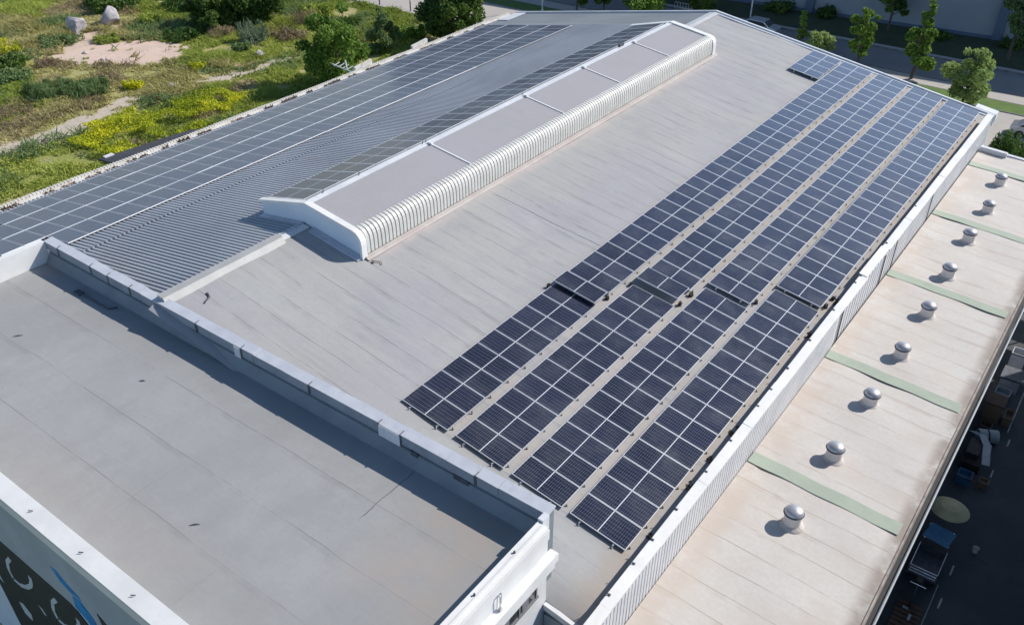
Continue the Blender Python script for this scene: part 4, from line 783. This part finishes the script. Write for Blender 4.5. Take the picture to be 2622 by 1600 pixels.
def tree(name, label, x, y, h, hw, m, trunk=.3, lean=(0, 0), lobes=22, leaf=.16, n=5200, shape='round', bark=M_BARK, group=None, seed=None):
    global rng
    rng = np.random.default_rng(seed or int(abs(x*13+y*7)*10)); rd = random.Random(int(abs(x*31+y)*10))
    t = thing(name, label, 'tree', (x, y, GZ), group); mb = MB(); th = h*trunk
    top = Vector((x+lean[0]*h, y+lean[1]*h, GZ+h*.86)); b = Vector((x, y, GZ-.05)); r0 = .035*h*.7
    pts = [b.lerp(top, k/6)+Vector((rd.uniform(-.06, .06), rd.uniform(-.06, .06), 0))*(k > 0) for k in range(7)]
    mb.tube(pts, [r0*(1-.13*k) for k in range(7)], 8)
    C = []
    for i in range(lobes):
        f = (i+.5)/lobes; z = th+(h-th)*f
        if shape == 'round': w = hw*math.sin(math.pi*min(1, .18+.78*f))**.6
        elif shape == 'cone': w = hw*(1-.78*f)
        elif shape == 'slim': w = hw*(.95-.45*abs(f-.35)/.65)
        else: w = hw
        a = i*2.4+rd.uniform(-.5, .5); rr = w*rd.uniform(.2, .98); p0 = b.lerp(top, min(1, z/h)); lc = (p0.x+rr*math.cos(a), p0.y+rr*math.sin(a), GZ+z+rd.uniform(-.1, .1)*h)
        lr = w*rd.uniform(.17, .42)+.12; C.append((lc, lr)); s = b.lerp(top, max(.1, min(.92, (z/h)*.78)))
        mb.tube([s, Vector(s).lerp(Vector(lc), .5)+Vector((0, 0, .08*h*.5)), lc], [r0*.45*(1-.5*f), r0*.3*(1-.5*f), .015], 5)
    mb.build('trunk', bark, t, smooth=True); tot = sum(r**2 for _, r in C)
    P = np.concatenate([blob(c, (r, r, r*.8), max(30, int(n*r*r/tot)), .35) for c, r in C]); U, V = rand_uv(len(P), leaf, .15)
    leaves_obj('crown', P, U, V, m, t); return t
GT = 'trees in the rough lot'; ST = 'street trees behind the far gable'
tree('broadleaf_tree', 'large bright leafy tree leaning over the left gutter', -34.1, 38.6, 6.6, 3.1, L_MID, .12, lobes=34, n=15000, leaf=.15, group=GT)
tree('broadleaf_tree', 'big dark tree at the far left corner of the warehouse', -33.4, 54.8, 7.2, 3.4, L_DEEP, .12, lobes=34, n=16000, leaf=.17, group=GT)
tree('broadleaf_tree', 'smaller grey-green tree between the leafy tree and the dark tree', -37.3, 48.5, 3.9, 1.7, L_REED, .1, lobes=18, n=6000, leaf=.13, group=GT)
tree('broadleaf_tree', 'dark tree mass above the silvery shrub', -56.0, 47.0, 4.2, 3.6, L_DEEP, .05, lobes=26, n=9000, leaf=.2, group=GT)
tree('broadleaf_tree', 'very dark tree left of the silvery shrub top of the lot', -58.5, 43.5, 3.4, 3.4, L_DEEP, .05, lobes=26, n=9000, leaf=.2, group=GT)
tree('street_tree', 'street tree with clear trunk above the left slope, leftmost of the row', -28.2, 70.6, 5.2, 1.6, L_DEEP, .4, lobes=16, n=3600, group=ST)
tree('street_tree', 'very dark street tree, second from left above the left slope', -25.7, 72.3, 5.0, 1.7, L_DEEP, .35, lobes=16, n=3600, group=ST)
tree('street_tree', 'wide bright street tree left of the gable peak', -21.4, 74.4, 4.6, 3.1, L_MID, .1, lobes=24, n=7000, group=ST)
tree('street_tree', 'dark full street tree directly behind the gable peak', -16.4, 77.6, 4.7, 2.4, L_DEEP, .1, lobes=18, n=4500, group=ST)
tree('street_tree', 'slim pointed street tree right of the pale lamp pole', -4.1, 76.6, 3.6, .75, L_MID, .15, lobes=14, n=2400, shape='cone', leaf=.13, group=ST)
tree('street_tree', 'low pale-green tree peeping over the far gable edge', -.8, 73.0, 2.7, 1.5, L_PALE, .15, lobes=14, n=3400, leaf=.13, group=ST)
tree('street_tree', 'middle-sized street tree with ragged crown, left of the tall one', 3.2, 73.0, 5.3, 1.5, L_MID, .3, lobes=18, n=3600, shape='slim', leaf=.15, group=ST)
tree('street_tree', 'tallest street tree, narrow top above the panel rows', 8.6, 72.4, 7.0, 1.75, L_MID, .33, lean=(.03, 0), lobes=22, n=4600, shape='cone', leaf=.16, group=ST)
tree('street_tree', 'round pale sunlit tree by the far right roof corner', 14.2, 68.6, 5.0, 2.05, L_PALE, .15, lobes=20, n=5600, leaf=.15, group=ST)
tree('street_tree', 'blue-green tree in deep shade at the top right corner', 14.8, 83.8, 7.4, 1.9, L_REED, .42, lobes=18, n=3600, leaf=.18, group=ST)
tree('street_tree', 'shaded tree close against the far building wall', 2.0, 86.6, 6.2, 2.0, L_DEEP, .4, lobes=16, n=3200, leaf=.18, group=ST)
def bush(name, label, x, y, hw, h, m, n=1800, leaf=.14, up=.0, group='shrubs in the rough lot', aspect=.6, cat='bush', lob=13, stems=True):
    t = thing(name, label, cat, (x, y, GZ), group); rd = random.Random(int(abs(x*17+y*5)*10)); P = []
    mb = MB()
    for i in range(lob):
        a = i*2.4; rr = hw*rd.uniform(.7, 1.1)*math.sqrt(i/lob); c = (x+rr*math.cos(a), y+rr*math.sin(a), GZ+h*rd.uniform(.1, .45)); r = hw*rd.uniform(.22, .48)
        P.append(blob(c, (r, r, h*rd.uniform(.35, .55)), n//lob, .3)); mb.tube([(x, y, GZ), (c[0], c[1], c[2])], [.05, .015], 5)
    P = np.concatenate(P); P = P[P[:, 2] > GZ]; U, V = rand_uv(len(P), leaf, up, aspect); leaves_obj('foliage', P, U, V, m, t); mb.build('stem', M_BARK, t)
    return t
BS = [
 ('reed_clump', 'wide blue-green reed clump below the sandy clearing, left half', -52.8, 21.0, 1.9, 1.5, L_REED, 3800, .30, 1.6, .12),
 ('reed_clump', 'wide blue-green reed clump below the sandy clearing, right half', -50.6, 23.6, 1.9, 1.4, L_REED, 3800, .30, 1.6, .12),
 ('round_bush', 'bright green mound right of the two boulders', -65.0, 40.2, 1.7, 1.2, L_GRASS, 2400, .14, .4, .5),
 ('round_bush', 'low bright green mound jutting into the sandy clearing', -62.6, 33.2, 1.3, .8, L_GRASS, 2000, .13, .4, .5),
 ('round_bush', 'green weedy mound just below the left boulder', -66.0, 29.8, 1.9, 1.1, L_REED, 2600, .15, .4, .5),
 ('round_bush', 'dark green bush at the left edge above the brown weeds', -62.8, 22.0, 2.4, 1.5, L_DEEP, 3000, .16, .0, .6),
 ('round_bush', 'second dark green bush at the left edge, lower down', -59.5, 21.2, 1.8, 1.2, L_REED, 2400, .16, .0, .6),
 ('flowering_bush', 'yellow flowering bush at the left edge beside the dark bush', -68.3, 25.2, 1.7, 1.0, L_YEL, 2400, .13, .2, .6),
 ('flowering_bush', 'small bright yellow bush in the middle of the lot', -48.4, 26.6, .8, .9, L_YEL, 1400, .11, .3, .6),
 ('flowering_bush', 'yellow-green tuft right of the white stone', -47.9, 33.4, .8, .9, L_YEL, 1300, .11, .5, .5),
 ('silver_shrub', 'tall silvery willow-like shrub in the middle of the lot', -50.2, 42.5, 1.5, 2.6, L_SILV, 2600, .26, 1.4, .14),
 ('silver_shrub', 'small dark-stemmed shrub below the silvery one', -49.0, 39.7, .9, 1.0, L_REED, 1400, .13, .2, .5),
 ('dry_bush', 'brown dry bush left of the silvery shrub', -54.7, 41.6, 1.4, 1.3, L_BROWN, 2000, .16, .9, .2),
 ('dry_bush', 'russet dry bush left of the leafy tree', -48.4, 45.6, 1.8, 1.0, L_BROWN, 2200, .15, .5, .3),
 ('dry_bush', 'brown weedy dome at the left end of the sandy clearing', -60.6, 25.3, 1.1, .9, L_BROWN, 1800, .13, .5, .3),
 ('dry_bush', 'dark brown weeds by the dirt track bend', -51.5, 17.0, 2.0, .9, L_BROWN, 2200, .15, .8, .2),
 ('round_bush', 'dark bush above the sandy clearing, right side', -57.2, 38.8, 1.7, 1.3, L_DEEP, 2400, .15, .1, .5),
 ('round_bush', 'very dark bush at the top left of the lot', -73.5, 41.0, 3.2, 2.4, L_DEEP, 4200, .2, .1, .6),
 ('round_bush', 'dark bush cluster at the top centre of the lot', -66.5, 46.5, 3.0, 2.2, L_DEEP, 4000, .2, .1, .6),
 ('round_bush', 'bright green bush at the top of the lot, right of centre', -52.0, 53.0, 2.0, 1.6, L_GRASS, 3000, .16, .1, .6),
 ('round_bush', 'dark green bush left of the marker posts', -46.0, 52.2, 1.5, 1.3, L_DEEP, 2400, .15, .1, .6),
 ('round_bush', 'mid green bush just left of the big dark tree', -38.4, 53.4, 1.7, 1.4, L_MID, 2600, .15, .1, .6),
 ('twiggy_shrub', 'pale bare-twigged shrub behind the leafy tree', -50.7, 50.0, 1.6, 2.2, L_BROWN, 1200, .30, 1.6, .07),
 ('hedge_bush', 'dark rounded bush against the far wall, centre', -5.4, 87.6, 1.1, 1.5, L_DEEP, 1400, .16, .1, .6),
 ('hedge_bush', 'low dark bush against the far wall below the tall tree', 6.9, 87.2, 1.7, 1.2, L_DEEP, 1400, .16, .1, .6),
 ('hedge_bush', 'dark bush beside the right pilaster of the far wall', 14.3, 88.6, 1.2, 1.3, L_DEEP, 1200, .16, .1, .6),
 ('hedge_bush', 'dark bush against the far wall, leftmost in view', -10.6, 86.8, 1.7, 1.6, L_DEEP, 1400, .16, .1, .6),
 ('conifer_bush', 'dense dark conifer bush beyond the annex end', 19.9, 57.4, 1.5, 3.0, L_DEEP, 5200, .14, .9, .35),
 ('conifer_bush', 'smaller round dark bush right of the dense conifer', 21.3, 59.2, .9, 1.4, L_DEEP, 2200, .13, .3, .5)]
for (nm, lab, x, y, hw, h, m, n, lf, up_, asp) in BS: bush(nm, lab, x, y, hw, h, m, n, lf, up_, aspect=asp)
# uncountable grasses: numpy value noise decides what grows where
def vnoise(x, y, s, seed):
    r_ = np.random.default_rng(seed).random((64, 64)); X = x/s; Y = y/s; i = np.floor(X).astype(int); j = np.floor(Y).astype(int); u = X-i; v = Y-j; u = u*u*(3-2*u); v = v*v*(3-2*v)
    g = lambda a, b: r_[a % 64, b % 64]; return (g(i, j)*(1-u)+g(i+1, j)*u)*(1-v)+(g(i, j+1)*(1-u)+g(i+1, j+1)*u)*v
def inpoly(x, y, poly):
    c = np.zeros(len(x), bool); n = len(poly)
    for k in range(n):
        (x0, y0), (x1, y1) = poly[k], poly[(k+1) % n]; m = ((y0 > y) != (y1 > y)) & (x < (x1-x0)*(y-y0)/((y1-y0) or 1e-9)+x0); c ^= m
    return c
SAND = [(-65.2, 28), (-66.4, 32.2), (-68.4, 35.6), (-66.6, 37.4), (-63.6, 33), (-60.6, 34.5), (-59.5, 36.2), (-54.9, 37), (-52.4, 35.4), (-52, 32.2), (-55.5, 29.6), (-58.9, 27.2), (-62.3, 27.4)]
YELS = [(-42.4, 15.5), (-42.6, 21.6), (-41.6, 26), (-39.6, 30.5), (-38, 31.5), (-34.5, 24), (-34.5, 16)]
def field(n, x0, x1, y0, y1):
    x = rng.uniform(x0, x1, n); y = rng.uniform(y0, y1, n); tx = np.interp(y, [p[1] for p in tr], [p[0] for p in tr]); tw = np.interp(y, [p[1] for p in tr], wd)
    nz = (vnoise(x, y, .9, 50)-.5)*2.6; nz2 = (vnoise(x, y, .9, 51)-.5)*2.6; tw = np.where((y > 25.2) & (y < 29.3), tw*.15, tw)*np.where((y > 29.3), .35+.9*vnoise(x, y, 1.6, 77), 1); keep = (~inpoly(x+nz, y+nz2, SAND) | (vnoise(x, y, 1.1, 52) > .80)) & (np.abs(x-tx+nz*.5) > tw*rng.uniform(.35, 1.0, n)); return x[keep], y[keep]
rng = np.random.default_rng(5)
def tufts(name, label, x, y, hgt, wid, m, lean=.35):
    n = len(x); z = GZ+hgt*.5*rng.uniform(.3, 1.0, n); U, V = np.zeros((n, 3)), np.zeros((n, 3)); a = rng.uniform(0, 6.28, n); l = rng.uniform(.2, lean*1.6, n); hh = hgt*rng.uniform(.6, 1.2, n)
    U[:, 0] = np.cos(a)*l*hh; U[:, 1] = np.sin(a)*l*hh; U[:, 2] = hh*.55; b = rng.uniform(0, 6.28, n); V[:, 0] = np.cos(b); V[:, 1] = np.sin(b); V *= (wid*rng.uniform(.5, 1.3, n))[:, None]
    return tag(leaves_obj(name, np.stack([x, y, z], 1), U, V, m), label, 'grass', kind='stuff')
x, y = field(260000, -92, -29, 4, 59.8); clump = vnoise(x, y, 2.2, 1)*.6+vnoise(x, y, 6, 2)*.4; sel = vnoise(x, y, 1.3, 3)+clump > .72
x, y, clump = x[sel], y[sel], clump[sel]; q = vnoise(x, y, 9, 4)*.6+vnoise(x, y, 3.1, 8)*.4
near_b = (y > 44) | (x > -43)
dry = (q < .56) & ~near_b; grn = ~dry
tufts('dry_grass', 'olive and straw coloured dry grass over the rough lot', x[dry], y[dry], .18+1.3*clump[dry]**3.5, .065, L_MIXED, .9)
tufts('green_grass', 'green meadow grass over the rough lot', x[grn], y[grn], .18+1.5*clump[grn]**3.5, .065, L_GRASS, .9)
x, y = field(60000, -92, -29, 4, 59.8); q = vnoise(x, y, 4.3, 21); s = q > .66; tufts('weeds', 'dark green weeds scattered through the rough lot', x[s], y[s], .3+1.6*(q[s]-.6), .08, L_REED, .8)
x, y = field(60000, -92, -34, 4, 50); q = vnoise(x, y, 3.7, 33); s = q > .70; tufts('brown_weeds', 'brown dead weeds scattered through the rough lot', x[s], y[s], .3+1.2*(q[s]-.6), .06, L_BROWN, .7)
x = rng.uniform(-43, -33, 26000); y = rng.uniform(15, 33, 26000); s = inpoly(x, y, YELS) & (vnoise(x, y, 1.9, 9) > .36); P = np.stack([x[s], y[s], GZ+.3+1.0*vnoise(x[s], y[s], 1.4, 10)*rng.uniform(.5, 1, s.sum())], 1); U, V = rand_uv(len(P), .10, .3)
tag(leaves_obj('yellow_wildflowers', P, U, V, L_YEL), 'band of yellow wildflowers between the track and the warehouse', 'flowers', kind='stuff')
